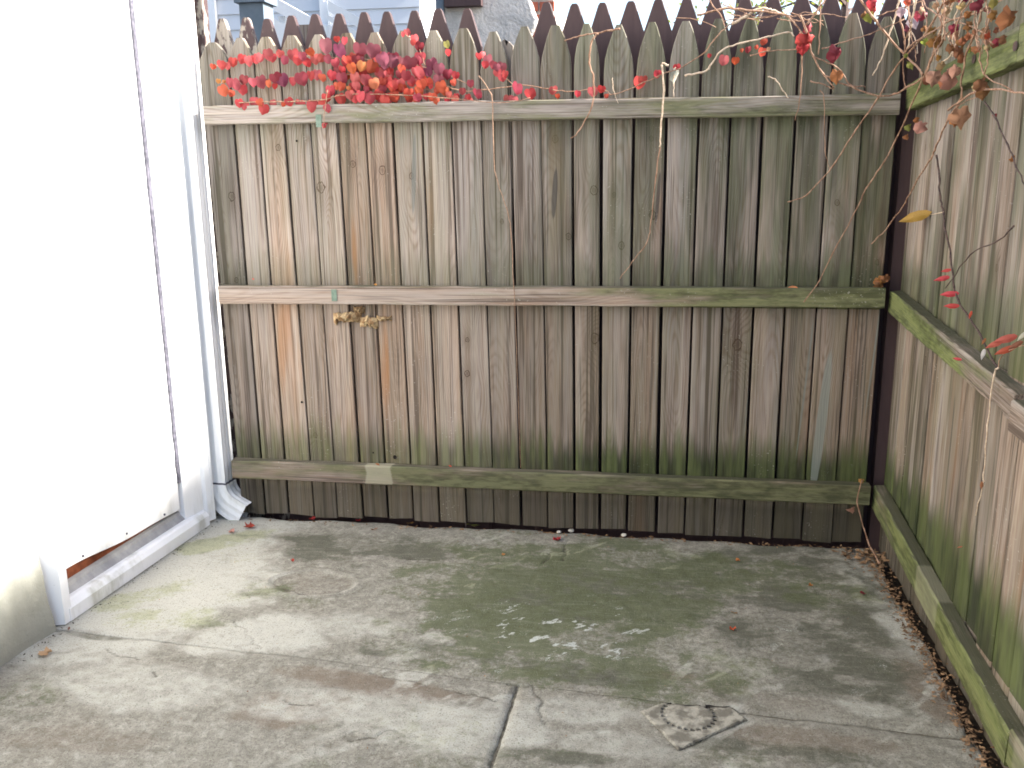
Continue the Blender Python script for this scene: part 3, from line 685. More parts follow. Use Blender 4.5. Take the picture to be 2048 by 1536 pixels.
# left post with peeling paint
pl = MB(); A = on_y(404, 60, DB + .06); pl.box((A.x - .06, DB + .06, GZ - .03), (A.x + .008, DB + .098, .62))
o = tag(link('fence_post', pl.mesh(), BROWN, rf)); o['seed'] = 2.; o['peel'] = .5

# ------------------------------------------------------------------ right fence
sf = tag(empty('picket_fence', (XR, 1.5, GZ)), 'mossy green wooden fence along the right side of the patio', 'fence')
yy = 3.01; k = 0
while yy > -1.6:
    w = .0885 + R_.uniform(-.004, .003); gap = R_.choice([.003, .004, .005, .007])
    if abs(yy - 1.98) < .05: gap = .012
    H = 1.66 + .012 * k * .3 + R_.uniform(-.02, .02)
    me = picket_mesh(w, w, R_.uniform(-.006, .006), H + .01, .12, .022, .017, 'gothic', .001, bev=.003)
    o = link('picket', me, WOOD, sf, (XR + R_.uniform(-.004, .006), yy - w / 2, GZ - .01)); o.rotation_euler = (0, 0, -math.pi / 2 + R_.uniform(-.05, .05))
    board_props(o, R_.choice([.0, .1, .25, .5, .65]), [(R_.uniform(-.02, .02), R_.uniform(.2, 1.3), R_.uniform(.005, .009))] if R_.random() < .5 else [], (.62, .85, .80)); o['fx'] = .42; o['val'] = R_.uniform(.80, 1.16)
    yy -= w + gap; k += 1
rf2 = tag(empty('painted_fence', (XR + .09, 1.5, GZ)), 'dark brown painted fence glimpsed through the gaps of the mossy right fence', 'fence')
yy = 2.97
while yy > -1.6:
    me = picket_mesh(.0975, .0975, 0, 1.73, .12, .022, .018, 'wedge', .0004)
    o = link('picket', me, BROWN, rf2, (XR + .085, yy - .05, GZ - .09)); o.rotation_euler = (0, 0, -math.pi / 2); o['seed'] = R_.uniform(0, 9); o['peel'] = .0
    yy -= .098
def srail(pts, h, moss, tone, viv, chew=None, sc=(0, 0, 0), out=0.):
    (u0, v0), (u1, v1) = pts
    a = on_x(u0, v0, XR - RAILT - out); b = on_x(u1, v1, XR - RAILT - out)
    return a, b
def srail2(y0, z0, y1, z1, h, moss, viv, tone=.4, chew=None, sc=(0, 0, 0), out=0.):
    o, L = rail_obj(sf, (XR - RAILT - out, y0, z0), (XR - RAILT - out, y1, z1), h, RAILT, (-1, 0, 0), chew=chew, seg=40)
    board_props(o, tone, [], (0, 0, 0), (moss[0], moss[1], L), viv, sc); return o, L
srail2(2.895, -.992, 1.700, -1.079, .078, (.9, .85), .85, sc=(.62, .10, .30))
srail2(1.696, -1.066, -.6, -1.12, .078, (.8, .6), .7, .3, sc=(.12, .10, .3))
chew = lambda f: .026 * max(0, (f - .25)) * (1 if f > .25 else 0)
srail2(2.895, -.370, 1.865, -.4395, .068, (1.05, .42), .95, .2, chew=chew)
srail2(1.845, -.447, -.6, -.50, .064, (.05, .2), .1, .25, out=.012)
srail2(2.895, .226, 2.055, .268, .072, (1.0, .85), .95, .2)
srail2(2.053, .272, .2, .32, .078, (.7, .6), .6, .3)
for (u, v) in ((1947, 178 - 60), (2030, 92)):
    P = on_x(u, v, XR - RAILT - .0025); mb = MB(); n = 10
    mb.add([(P.x, P.y + .014 * math.cos(q * .628), P.z + .010 * math.sin(q * .628)) for q in range(n)] + [(P.x + .001, P.y, P.z)], [(q, (q + 1) % n, n) for q in range(n)])
    link('knot', mb.mesh(), STEMD, sf)

# ------------------------------------------------------------------ house on the left
hs = tag(empty('house', tuple(wp(1.0, 0, GZ))), 'white house wall with a large white door, left of the patio', 'house')
def wbox(mb, s0, s1, n0, n1, z0, z1):
    P = [wp(s, n, z) for z in (z0, z1) for (s, n) in ((s0, n0), (s1, n0), (s1, n1), (s0, n1))]
    mb.add(P, [(0, 3, 2, 1), (4, 5, 6, 7), (0, 1, 5, 4), (1, 2, 6, 5), (2, 3, 7, 6), (3, 0, 4, 7)])
def wprof(prof, z0, z1, seg=1, rag=0.):
    mb = MB(); rings = []
    for k in range(seg + 1):
        z = z0 + (z1 - z0) * k / seg
        rings.append([wp(s + R_.uniform(-rag, rag), n, z) for (s, n) in prof])
    mb.loft(rings); return mb
NS = -.045                                   # stucco face
s_st, _ = hit_w(0, 385, -.02)                 # stucco edge
s_st = 2.045
s_tr = 2.090; 
s_dl, z_dl = hit_w(143.6, 1136, -.03)
s_dr, z_dr = hit_w(365, 1019, -.03)
s_c0 = s_dr + .012
s_c2 = hit_w(432, 1045, 0.)[0]
# stucco wall: rough front with a bulging foot
ns, nz = 150, 110
vs = []; S = np.linspace(-3.2, s_st, ns); Zs = np.concatenate([np.linspace(GZ - .06, GZ + .5, 60), np.linspace(GZ + .52, 3.6, nz - 60)])
SS, ZZ = np.meshgrid(S, Zs)
bulge = .040 * (1 - sstep(0, .35, ZZ - GZ)) * (.6 + .8 * fbm(SS * 5, ZZ * 5, 4, 3)) + (fbm(SS * 3, ZZ * 3, 8, 4) - .5) * .018 + (fbm(SS * 22, ZZ * 22, 9, 3) - .5) * .004
edge = (fbm(ZZ * 9, ZZ * 0 + 1, 15, 4) - .5) * .012 * (SS > s_st - .03)
for a_, b_, c_ in zip((SS + edge).reshape(-1), (NS + bulge).reshape(-1), ZZ.reshape(-1)): vs.append(wp(a_, b_, c_))
I = np.arange(ns * nz).reshape(nz, ns)
fs = np.stack([I[:-1, :-1], I[:-1, 1:], I[1:, 1:], I[1:, :-1]], -1).reshape(-1, 4).tolist()
o = link('stucco_wall', mesh_from(vs, fs), STUCCO, hs, smooth=True)
mb = MB(); wbox(mb, -3.2, s_tr + .9, -4.0, -.13, GZ - .05, 3.6); wbox(mb, -3.2, s_st, -.13, -.075, GZ - .05, 3.6)
wbox(mb, s_c2 + .0, s_c2 + .17, -4.0, -.045, GZ - .05, 3.6)
wbox(mb, s_st, s_c2, -.13, -.03, 1.02, 3.6)
link('wall', mb.mesh(), STUCCO, hs)
# frame
j = wprof([(s_st + .001, -.07), (s_tr - .018, .002), (s_tr + .012, .002), (s_tr + .024, -.03), (s_tr + .024, -.12), (s_st + .001, -.12)], GZ + .004, 1.0, 10, .0003)
link('door_jamb', j.mesh(), TRIM, hs)
cs = [(s_c0, -.125), (s_c0, -.030), (s_c0 + .055, -.020), (s_c0 + .095, -.018), (s_c0 + .100, -.006), (s_c0 + .130, .005), (s_c2 - .016, .003), (s_c2 - .006, -.012), (s_c2 - .006, -.125)]
link('door_casing', wprof(cs, GZ + .012, 1.0, 10, .0004).mesh(), TRIM, hs)
mb = MB(); wbox(mb, s_tr + .02, s_c0, -.12, -.005, .93, 1.0); link('door_head', mb.mesh(), TRIM, hs)
# door
door = MB(); nseg = 24; r_ = []
for k in range(nseg + 1):
    s = s_tr + .026 + (s_dr - s_tr - .026) * k / nseg; f = k / nseg
    zb = z_dl + (z_dr - z_dl) * f + .006 * math.sin(f * 9) * (1 - f)
    n0 = -.040 + .004 * math.sin(f * 3.1)
    r_.append([wp(s, n0, zb), wp(s, n0, zb + .02), wp(s, n0, .925), wp(s, n0 - .04, .925), wp(s, n0 - .04, zb)])
door.loft(r_); dr = link('door', door.mesh(), PAINT, hs)
for (u, v) in ((166, 1112), (253, 1067), (329, 1029)):
    s, z = hit_w(u, v, -.036); mb = MB(); wbox(mb, s - .0022, s + .0022, -.042, -.0335, z - .003, z + .003); q = link('screw', mb.mesh(), DARK, None); q.parent = dr; q.location = -hs.location - dr.location
s, z = hit_w(287, 975, -.038); mb = MB(); wbox(mb, s - .003, s + .003, -.042, -.0345, z - .008, z + .008); q = link('dent', mb.mesh(), GREY, None); q.parent = dr; q.location = -hs.location - dr.location
mb = MB(); rings = []
for k in range(60):
    z = GZ + .19 + (.93 - GZ - .19) * k / 59
    e = R_.uniform(-.001, .001) + (.0025 * math.sin(k * 2.1) if k < 8 else 0)
    rings.append([wp(s_dr - .0015 + e, -.05, z), wp(s_dr - .0015 + e, -.033, z), wp(s_c0 + .0005 + e * .3, -.033, z), wp(s_c0 + .0005, -.05, z)])
mb.loft(rings); link('weatherstrip', mb.mesh(), DARK, hs)
mb = MB(); wbox(mb, s_tr + .02, s_c0 + .0, -.12, -.070, GZ, .93); link('door_backing', mb.mesh(), REDW, hs)
# sill: aluminium threshold and white moulded nosing
zt = hit_w(151, 1196, 0.)[1]
def along(prof, s0, s1, mat, name, dz0=0., dz1=0.):
    mb = MB(); rings = []; 
    for k in range(13):
        f = k / 12; s = s0 + (s1 - s0) * f; dz = dz0 + (dz1 - dz0) * f
        rings.append([wp(s, n, z + dz * (1 if z > GZ + .02 else 0)) for (n, z) in prof])
    mb.loft(rings); return link(name, mb.mesh(), mat, hs)
zs = zt; print('zs', zs - GZ)
along([(-.004, GZ + .002), (.004, GZ + .004), (.004, GZ + .040), (-.006, GZ + .055), (-.010, zs - .002), (-.018, zs), (-.07, zs), (-.07, GZ + .002)], s_tr + .003, s_c2 - .045, TRIM, 'sill_nosing')
along([(-.019, zs - .02), (-.019, zs + .002), (-.048, zs + .030), (-.050, zs + .040), (-.058, zs + .043), (-.062, zs + .036), (-.075, zs + .040), (-.110, zs + .046), (-.110, zs - .02)], s_tr + .022, s_c0 + .05, GREY, 'threshold', -.016, -.014)

# ------------------------------------------------------------------ downspout
ds = tag(empty('downspout', tuple(wp(s_c2 + .07, .03, GZ))), 'white metal downspout with a kicked-out elbow in the left corner by the fence', 'downspout')
sc_ = s_c2 + .052
def corr(w, d, n=7):
    """corrugated rectangular section, local (s, n)"""
    pts = []
    for side in range(4):
        for k in range(n):
            f = k / n
            cor = -.0024 * (0.5 - .5 * math.cos(f * 2 * math.pi * 3)) if 0 < k else 0
            if side == 0: p = (-w / 2 + w * f, -d / 2 - cor)
            elif side == 1: p = (w / 2 + cor, -d / 2 + d * f)
            elif side == 2: p = (w / 2 - w * f, d / 2 + cor)
            else: p = (-w / 2 - cor, d / 2 - d * f)
            pts.append(p)
    return pts
sec = corr(.066, .082, 12)
nd = -.002
z_el = hit_w(455, 960, 0.0)[1] + .005
mb = MB(); mb.loft([[wp(sc_ + a, nd + b, z) for (a, b) in sec] for z in (z_el, -.6, .2, .7, 3.4)], cap=False)
dsm = link('pipe', mb.mesh(), SPOUT, ds)
# elbow: path in the n/z plane
path = []; c = Vector((.075, z_el - .055))
for k in range(10):
    a = math.pi + k / 9 * math.radians(62)
    path.append((nd, z_el + .02) if k < 0 else (c.x + .077 * math.cos(a) , c.y + .077 * math.sin(a), a))
rings = [[wp(sc_ + a * 1.06, nd + b * 1.05, z_el + .002) for (a, b) in sec]]
p0 = (nd, z_el)
cur = Vector((nd, z_el)); ang = math.radians(-90)
z_el += .010; cur = Vector((nd, z_el)); steps = [(.010, 0)] * 1 + [(.013, 7.5)] * 8 + [(.022, 0)] * 2
rings = []
def ring_at(cur, ang, sc=1.06):
    d = Vector((math.cos(ang), math.sin(ang))); nrm = Vector((-d.y, d.x))
    return [wp(sc_ + a * sc, cur.x + nrm.x * b * sc, cur.y + nrm.y * b * sc) for (a, b) in sec]
rings.append(ring_at(cur, ang))
for (l, da) in steps:
    ang += math.radians(da); cur = cur + Vector((math.cos(ang), math.sin(ang))) * l
    rings.append(ring_at(cur, ang, 1.06 - .0 * len(rings)))
mb = MB(); mb.loft(rings, cap=False)
el = link('elbow', mb.mesh(), SPOUT, ds)
for oo_ in (dsm, el):
    md = oo_.modifiers.new('sheet', 'SOLIDIFY'); md.thickness = .0014
mb = MB(); mb.loft([[wp(sc_ + a * 1.075, nd + b * 1.075, z) for (a, b) in sec] for z in (z_el - .004, z_el + .002)]); link('seam', mb.mesh(), DARK, ds)
print('ELBOW end', cur, 'z_el', z_el)

# ------------------------------------------------------------------ leaves
def leaf_mesh(kind, seed):
    r = random.Random(seed); vs = []; fs = []
    if kind == 'heart':
        out = [(0, .36), (.15, .46), (.36, .42), (.50, .22), (.52, -.05), (.42, -.32), (.20, -.50), (0, -.64), (-.20, -.50), (-.42, -.32), (-.52, -.05), (-.50, .22), (-.36, .42), (-.15, .46)]
    elif kind == 'lobed':
        out = [(0, .34), (.16, .46), (.38, .46), (.42, .30), (.56, .12), (.48, -.08), (.44, -.32), (.22, -.42), (.06, -.66), (-.14, -.46), (-.40, -.38), (-.46, -.10), (-.54, .14), (-.40, .30), (-.34, .46), (-.14, .44)]
        out = [(x * r.uniform(.72, 1.1), z * r.uniform(.8, 1.1)) for x, z in out]
    else:
        out = [(0, .5), (.12, .36), (.18, .12), (.16, -.15), (.08, -.40), (0, -.62), (-.09, -.40), (-.17, -.15), (-.17, .12), (-.11, .36)]
    n = len(out); cr = {'heart': .05, 'lobed': .24, 'blade': .05}[kind]
    inner = [(x * .5, z * .5) for x, z in out]
    vs.append((0, -.03, 0))
    for (x, z) in inner: vs.append((x, .09 * abs(x) * 2 - .02 + r.uniform(-cr, cr) * .5, z))
    for (x, z) in out:
        vs.append((x * r.uniform(.92, 1.06), (.42 if kind == 'lobed' else .13) * abs(x) + (.10 * (z < -.3)) + r.uniform(-cr, cr), z * r.uniform(.94, 1.05)))
    for k in range(n):
        j = (k + 1) % n
        fs.append((0, 1 + k, 1 + j)); fs.append((1 + k, 1 + n + k, 1 + n + j, 1 + j))
    me = mesh_from(vs, fs, kind + '_leaf'); me.shade_smooth(); return me
HEART = [leaf_mesh('heart', s) for s in range(6)]
LOBED = [leaf_mesh('lobed', s) for s in range(6)]
BLADE = [leaf_mesh('blade', s) for s in range(3)]
for L_ in HEART: L_.materials.append(LEAF)
for L_ in BLADE: L_.materials.append(LEAF)
for L_ in LOBED: L_.materials.append(DRY)
LOBER = [m_.copy() for m_ in LOBED[:3]]
for m_ in LOBER: m_.materials.clear(); m_.materials.append(LEAF)
CR = {'r': (.40, .036, .050), 'd': (.24, .030, .055), 'p': (.20, .045, .085), 'o': (.44, .070, .040), 'y': (.44, .16, .06), 'c': (.40, .070, .085),
      'b': (.30, .13, .055), 't': (.45, .28, .17), 'k': (.20, .085, .05), 'g': (.22, .22, .06), 'w': (.50, .42, .42)}
def put_leaf(parent, u, v, px, c, kind='heart', off=.03, face=None, name='leaf', at=None, tilt=None):
    P = hit(u, v, off) if at is None else Vector(at)
    depth = P.dot(Vector(AF)); size = px / F_PX * depth
    me = R_.choice({'heart': HEART, 'lobed': LOBED, 'blade': BLADE, 'lobedred': LOBER}[kind])
    o = bpy.data.objects.new(name, me); COL.objects.link(o)
    if parent is not None: o.parent = parent; o.location = P - parent.location
    else: o.location = P
    s = size * R_.uniform(.92, 1.08); o.scale = (s, s * R_.uniform(.7, 1.3), s)
    o.rotation_euler = tilt if tilt else (R_.uniform(-.15, .55), R_.uniform(-.45, .45), R_.uniform(-.5, .5) + (0.12))
    q = CR[c]; j = R_.uniform(.85, 1.18)
    o.color = (q[0] * j, q[1] * j * R_.uniform(.8, 1.3), q[2] * j * R_.uniform(.8, 1.2), 1)
    return o
def stem(parent, pts, px=3.0, mat=None, off=.05, taper=.6, name='stem', n=6, wig=.0015):
    P = [hit(*p[:2], (p[2] if len(p) > 2 else off)) for p in pts]
    Q = catmull(P, 5); Q = [q + Vector((R_.uniform(-wig, wig), R_.uniform(-wig, wig), R_.uniform(-wig, wig))) for q in Q]
    r0 = px / 2 / F_PX * P[0].length; m_ = len(Q)
    rad = [r0 * (1 - (1 - taper) * k / m_) * (1.28 if k % 5 == 0 else 1.) for k in range(m_)]
    mb = MB(); mb.tube(Q, rad, n); return link(name, mb.mesh('stem'), mat or STEM, parent, smooth=True)

ivy = tag(empty('ivy', tuple(on_y(700, 210, DB - .03))), 'red and purple heart-leaved ivy spread over the left tops of the back fence', 'ivy')
IV = """426 133 12 o;442 129 19 r;454 131 14 c;466 123 20 r;484 117 18 r;496 121 20 c;509 117 18 r;520 115 18 c;535 108 22 d;545 114 18 r;560 107 17 c;569 119 19 d;587 109 24 d;596 119 18 r;604 112 17 d;613 125 20 r;620 104 17 o;630 117 19 c;650 90 32 p;643 116 18 c;654 117 20 d;678 100 30 p;671 125 20 c;674 78 13 r;689 80 16 r;693 119 20 o;712 119 18 d;720 98 28 p;703 135 20 o;724 131 20 y;746 100 28 p;744 133 24 o;765 117 26 p;785 121 26 p;437 162 10 y;448 163 7 y;445 180 22 o;459 164 19 d;470 168 24 d;463 186 13 o;484 178 20 r;488 158 18 d;504 164 20 c;521 162 27 d;536 166 15 o;552 156 26 d;564 158 24 p;550 172 12 r;584 162 18 r;603 156 27 d;621 150 18 r;634 148 22 c;644 155 18 o;664 150 22 r;683 156 26 d;709 156 26 c;730 158 22 d;748 166 22 y;765 162 18 o;785 170 20 r;673 171 16 o;683 172 17 o;660 180 21 r;697 176 10 y;712 172 18 c;478 205 18 r;472 217 12 r;490 211 17 c;509 203 20 c;520 204 17 o;527 217 22 r;545 207 18 c;578 203 17 r;567 208 10 o;601 209 24 c;625 211 25 c;644 207 18 r;652 195 18 r;654 216 15 c;646 230 17 r;650 241 13 r;648 251 9 r;681 197 20 r;700 190 20 c;709 196 17 r;720 191 22 r;738 195 24 c;757 188 20 r;769 201 22 r;783 176 17 o;789 193 21 o;457 231 8 o;814 64 14 c;806 68 10 r;829 76 16 c;839 92 19 d;826 84 12 r;893 88 14 g;896 104 14 r;820 125 27 p;803 122 20 p;838 118 20 d;864 127 24 p;878 137 24 p;896 148 22 d;911 150 15 r;835 145 26 c;855 143 20 p;812 150 22 d;821 158 17 c;877 160 24 p;882 172 22 o;890 180 20 o;843 168 22 o;857 164 19 o;860 172 14 r;907 164 14 o;803 137 18 o;804 176 20 o;818 187 24 o;835 195 18 c;831 201 12 o;852 193 14 r;864 195 22 o;874 180 14 o;873 201 13 o;898 189 13 c;894 200 12 r;909 199 20 c;913 192 12 r;925 182 14 d;941 166 15 d;954 187 20 d;937 203 20 c;936 194 13 r;957 112 16 r;966 108 12 c;970 129 16 r;976 119 20 p;987 129 16 d;994 134 14 p;1003 134 20 p;995 144 18 c;1005 154 18 c;1010 147 14 r;1034 176 25 d;1060 187 22 r;1016 198 18 c;1026 200 19 c;996 210 9 r;1107 180 20 c;1115 192 10 o;1155 187 14 r;1185 182 20 c;1203 178 17 r;1213 192 10 o;1278 164 27 r;1286 160 20 c;1315 147 17 r;1354 135 15 r;1448 119 20 c;1471 121 16 o;1497 99 14 d;1484 100 8 o;1528 82 14 o;1524 103 16 o;1513 94 8 o;1419 111 9 r;1537 98 8 t"""
for row in IV.split(';'):
    u, v, px, c = row.split(); put_leaf(ivy, float(u), float(v), float(px) * .98, c, off=R_.uniform(.020, .050))
for k in range(70):                                          # the dense middle of the patch
    u = R_.gauss(775, 52); v = 152 + (u - 775) * .03 + R_.uniform(-46, 46)
    if u < 640 or u > 900: continue
    hi = v < 138
    put_leaf(ivy, u, v, R_.uniform(13, 21), R_.choice('pdrdc' if hi else 'rrcrcordc'), off=R_.uniform(.006, .024))
stem(ivy, [(430, 131), (520, 112), (600, 112), (700, 118), (800, 122), (900, 152), (950, 178)], 2., off=.012)
stem(ivy, [(440, 165), (520, 160), (600, 154), (700, 150), (800, 165), (900, 190)], 2., off=.012)
stem(ivy, [(472, 205), (560, 203), (640, 200), (700, 188), (800, 190), (880, 195), (1000, 206), (1060, 196)], 2., off=.045)
stem(ivy, [(890, 172), (930, 182), (968, 180), (1040, 171), (1100, 178), (1140, 183), (1200, 177), (1222, 190)], 2.2, off=.024)
stem(ivy, [(955, 110), (985, 128), (1005, 150), (1030, 172)], 2., off=.012)
stem(ivy, [(655, 180), (650, 215), (648, 252)], 1.6, off=.05)
stem(ivy, [(806, 66), (830, 84), (842, 105), (850, 130)], 1.8, off=.02)

vine = tag(empty('climbing_vine', tuple(on_x(1960, 100, XR - .06))), 'bare brown climbing vine with dried leaves trailing over the right corner of the fences', 'vine')
VS = [([(1395, 31), (1444, 18), (1507, 21), (1565, 29), (1590, 48), (1606, 70)], 5, STEM), ([(1464, 47), (1493, 33), (1509, 21), (1530, 17), (1548, 22), (1568, 31)], 7, STEMP),
      ([(1370, 151), (1403, 145), (1417, 137), (1442, 102), (1483, 86), (1536, 74), (1575, 65), (1588, 73)], 5, STEMP),
      ([(1493, 27), (1473, 41), (1454, 53), (1427, 80), (1411, 102), (1360, 137), (1329, 147), (1259, 178), (1220, 191)], 3.5, STEM),
      ([(1337, 132), (1324, 129), (1328, 180), (1322, 255), (1320, 295)], 5, STEMP), ([(1320, 295), (1312, 354), (1302, 445), (1294, 484), (1264, 525), (1239, 557)], 3.2, STEM),  # hanging twig: sunlight on its upper length is put into the pale bark
      ([(1240, 58), (1222, 60), (1196, 66), (1160, 72), (1130, 81)], 4.5, STEM), ([(1196, 66), (1183, 84), (1179, 127), (1187, 156), (1185, 211), (1159, 260), (1142, 277)], 4.5, STEM),
      ([(1418, 0), (1440, 30), (1450, 52)], 3, STEM), ([(1350, 36), (1390, 38), (1432, 54)], 2, STEM),
      ([(1707, -20), (1751, 42), (1803, 103), (1845, 149), (1812, 176), (1790, 188), (1757, 192), (1705, 173), (1674, 136), (1626, 112)], 5, STEM),
      ([(1902, -20), (1858, 57), (1827, 94), (1788, 140), (1753, 201), (1711, 260), (1668, 330), (1612, 390), (1575, 404)], 5, STEM),
      ([(1911, -20), (1878, 70), (1860, 122), (1838, 175), (1790, 284), (1760, 336), (1732, 378), (1714, 417), (1666, 505), (1640, 560), (1608, 604)], 4.5, STEM),
      ([(1965, -20), (1959, 39), (1937, 96), (1924, 153), (1922, 195), (1898, 236), (1869, 300), (1863, 316), (1835, 359), (1810, 405), (1779, 450), (1742, 489)], 5, STEM),
      ([(1898, 219), (1950, 184), (1989, 179), (2060, 188)], 5, STEM), ([(1948, 60), (1958, 100), (1968, 149), (2027, 182)], 4, STEM),
      ([(1968, 203), (1989, 234), (2016, 291), (2033, 333), (2055, 380)], 4, STEMD), ([(1753, 33), (1790, 20), (1841, 4)], 3.5, STEM),
      ([(1641, -20), (1640, 50), (1637, 109)], 3.5, STEM), ([(1613, 50), (1632, 24), (1655, -6)], 5, STEM), ([(1600, 30), (1612, 60), (1626, 112), (1648, 149), (1668, 177)], 5, STEM),
      ([(1644, 98), (1700, 80), (1740, 68), (1808, 39)], 3, STEM), ([(1648, 150), (1690, 170), (1731, 173)], 4, STEM), ([(1621, 162), (1650, 170), (1668, 178)], 3, STEM),
      ([(1808, 108), (1820, 92), (1850, 72), (1900, 42), (1960, 22), (2020, -10)], 4, STEM), ([(1850, 160), (1862, 120), (1893, 70), (1930, 30), (1990, -10)], 4.5, STEM),
      ([(1880, 130), (1905, 105), (1918, 72), (1925, 20), (1930, -10)], 4, STEMP), ([(1870, -10), (1880, 40), (1905, 92), (1920, 118)], 3.5, STEM),
      ([(1985, 0), (1978, 40), (1970, 80), (1976, 120), (1968, 150)], 4, STEM), ([(1840, -10), (1860, 20), (1900, 38), (1960, 60), (1985, 88)], 3, STEM),
      ([(1600, 64), (1604, 110), (1601, 190), (1590, 240)], 3, STEM), ([(1536, 153), (1552, 160), (1566, 180), (1576, 196)], 3, STEMP), ([(1640, 180), (1648, 200), (1650, 300), (1660, 340)], 2, STEM),
      ([(1500, 112), (1530, 104), (1600, 98)], 3, STEM), ([(1900, 240), (1920, 210), (1960, 190)], 3, STEM), ([(1225, 155), (1226, 175), (1236, 206)], 1.8, STEMP)]
for pts, px, mt in VS: stem(vine, pts, px * .78, mt, off=R_.uniform(.052, .085))
for k in range(16):
    u = R_.uniform(1800, 2010); v = -20; p = [(u, v)]; d = R_.uniform(-9, 5)
    for q in range(R_.randint(3, 7)): u += d + R_.uniform(-9, 9); v += R_.uniform(18, 34); p.append((u, v))
    stem(vine, p, R_.uniform(2, 3.6), R_.choice([STEM, STEM, STEMP]), off=R_.uniform(.05, .10))
for k in range(8):
    u = R_.uniform(1430, 1620); v = R_.uniform(5, 45); p = [(u, v)]
    for q in range(3): u += R_.uniform(15, 40); v += R_.uniform(-8, 14); p.append((u, v))
    stem(vine, p, 2., STEM, off=R_.uniform(.03, .09))
VL = """1613 83 40 r;1606 96 26 r;1617 59 22 c;1672 107 34 d;1742 7 24 r;1750 18 14 r;1738 35 24 g;1728 30 14 b;1674 151 24 b;1803 24 18 w;1827 44 24 w;1818 58 18 p;1814 3 16 o;1961 8 34 d;2020 35 42 b;1941 52 24 b;1908 57 22 d;1869 83 24 b;1884 79 20 k;1928 83 26 b;1917 103 20 k;1972 66 24 t;1924 116 18 b;1882 133 20 t;1867 155 34 t;1856 160 22 k;1900 158 38 t;1911 142 22 t;1890 166 20 b;1961 170 28 k;1967 186 26 k;1955 175 18 t;1921 234 42 t;1910 240 24 b;1841 254 24 t;1819 254 14 g;1814 273 12 b;1821 129 16 g;2027 317 14 b;1989 232 9 d;1834 240 12 b;1845 30 18 d;1850 84 16 g;1864 62 16 b;1990 30 22 b;1980 14 20 t;1935 30 16 b;1812 112 10 g;1976 72 16 o;1900 96 16 k;1938 74 14 b;1895 20 18 t;1872 12 16 t;1955 98 16 b;1924 14 18 t;1995 60 16 k"""
for row in VL.split(';'):
    u, v, px, c = row.split(); u, v, px = float(u), float(v), float(px)
    o = put_leaf(vine, u, v, px, c, 'lobedred' if c in 'rdcop' else 'lobed', off=R_.uniform(.055, .10))
for k in range(26):
    put_leaf(vine, R_.uniform(1835, 2010), R_.uniform(-10, 120), R_.uniform(11, 20), R_.choice('btkbtkgd'), 'lobed', off=R_.uniform(.04, .11))

crp = tag(empty('creeper', tuple(on_x(1900, 500, XR - .02))), 'thin dark creeper stem with narrow red leaflets running down the right fence', 'creeper')
stem(crp, [(1873, 310), (1878, 359), (1880, 394), (1887, 425), (1890, 456), (1902, 515), (1908, 573), (1916, 600), (1937, 634), (1960, 668), (1985, 720), (1997, 737)], 3.2, STEMD, off=.045, taper=.9)
stem(crp, [(1997, 737), (1988, 748), (1975, 850), (1968, 950), (1965, 972), (1950, 1032)], 3.2, STEMP, off=.05)
stem(crp, [(1887, 425), (1860, 430)], 1.5, STEMP, off=.045)
for (u, v, px, rz, c) in ((1893, 541, 18, 1.3, 'r'), (1885, 557, 27, 1.25, 'r'), (1901, 588, 32, 1.4, 'r'), (1905, 612, 26, 1.45, 'r'), (1941, 629, 16, .2, 'o'), (1915, 718, 17, 1.6, 'r'),
                          (1968, 682, 14, .4, 'b'), (1990, 688, 34, 1.0, 'c'), (2012, 678, 40, 1.15, 'c'), (2012, 700, 38, 1.05, 'o'), (2032, 690, 28, .9, 'k'), (1966, 708, 22, .2, 'w'), (2044, 672, 20, .6, 'w'), (1963, 970, 15, 0, 'b'), (1920, 1094, 10, 1, 'b')):  # the two palest leaflets have sun glints put into their colour
    put_leaf(crp, u, v, px * 1.05, c, 'blade', off=.055, tilt=(R_.uniform(-.2, .2), rz, -.5))
stem(crp, [(1997, 737), (2000, 715), (2020, 700), (2048, 690)], 2, STEM, off=.05)

def twig(label, pts, px, mat, off=.045):
    a = hit(*pts[0], off); e = tag(empty('twig', tuple(a)), label, 'twig'); stem(e, pts, px, mat, off=off); return e
twig('long thin brown twig hanging down the fourth board past all rails, left of centre', [(958, 151), (982, 189), (986, 234), (990, 342), (1014, 420), (1023, 468), (1027, 568), (1033, 700), (1041, 935)], 2.2, STEMT)
bpy.context.view_layer.update()
twig('thin dark twig leaning out of the right fence above the middle rail', [(2027, 453), (1994, 483), (1942, 508), (1890, 577)], 3, STEMD, .06)
tw = twig('brown runner growing up out of the rear right corner past the lower rail', [(1760, 1128), (1735, 1080), (1715, 1005), (1724, 960)], 3.4, STEM, .06)
put_leaf(tw, 1702, 1021, 16, 't', 'lobed', off=.06); put_leaf(tw, 1724, 962, 11, 'b', 'lobed', off=.06)
# the pale dead curled leaf hanging on the vine
dl = tag(empty('dead_leaf', tuple(hit(1350, 150, .045))), 'pale grey shrivelled dead leaf hanging by a thread under the vine', 'leaf')
me = leaf_mesh('lobed', 99); me.materials.append(make_plain('shrivelled_leaf', (.22, .22, .17), (.60, .60, .52), 50, .9))
o = link('blade', me, None, dl, hit(1350, 150, .045)); o.scale = (.026, .026, .045); o.rotation_euler = (.2, .1, .4)
stem(dl, [(1351, 135), (1348, 150), (1348, 172), (1347, 193)], 2, STEMP, off=.046)
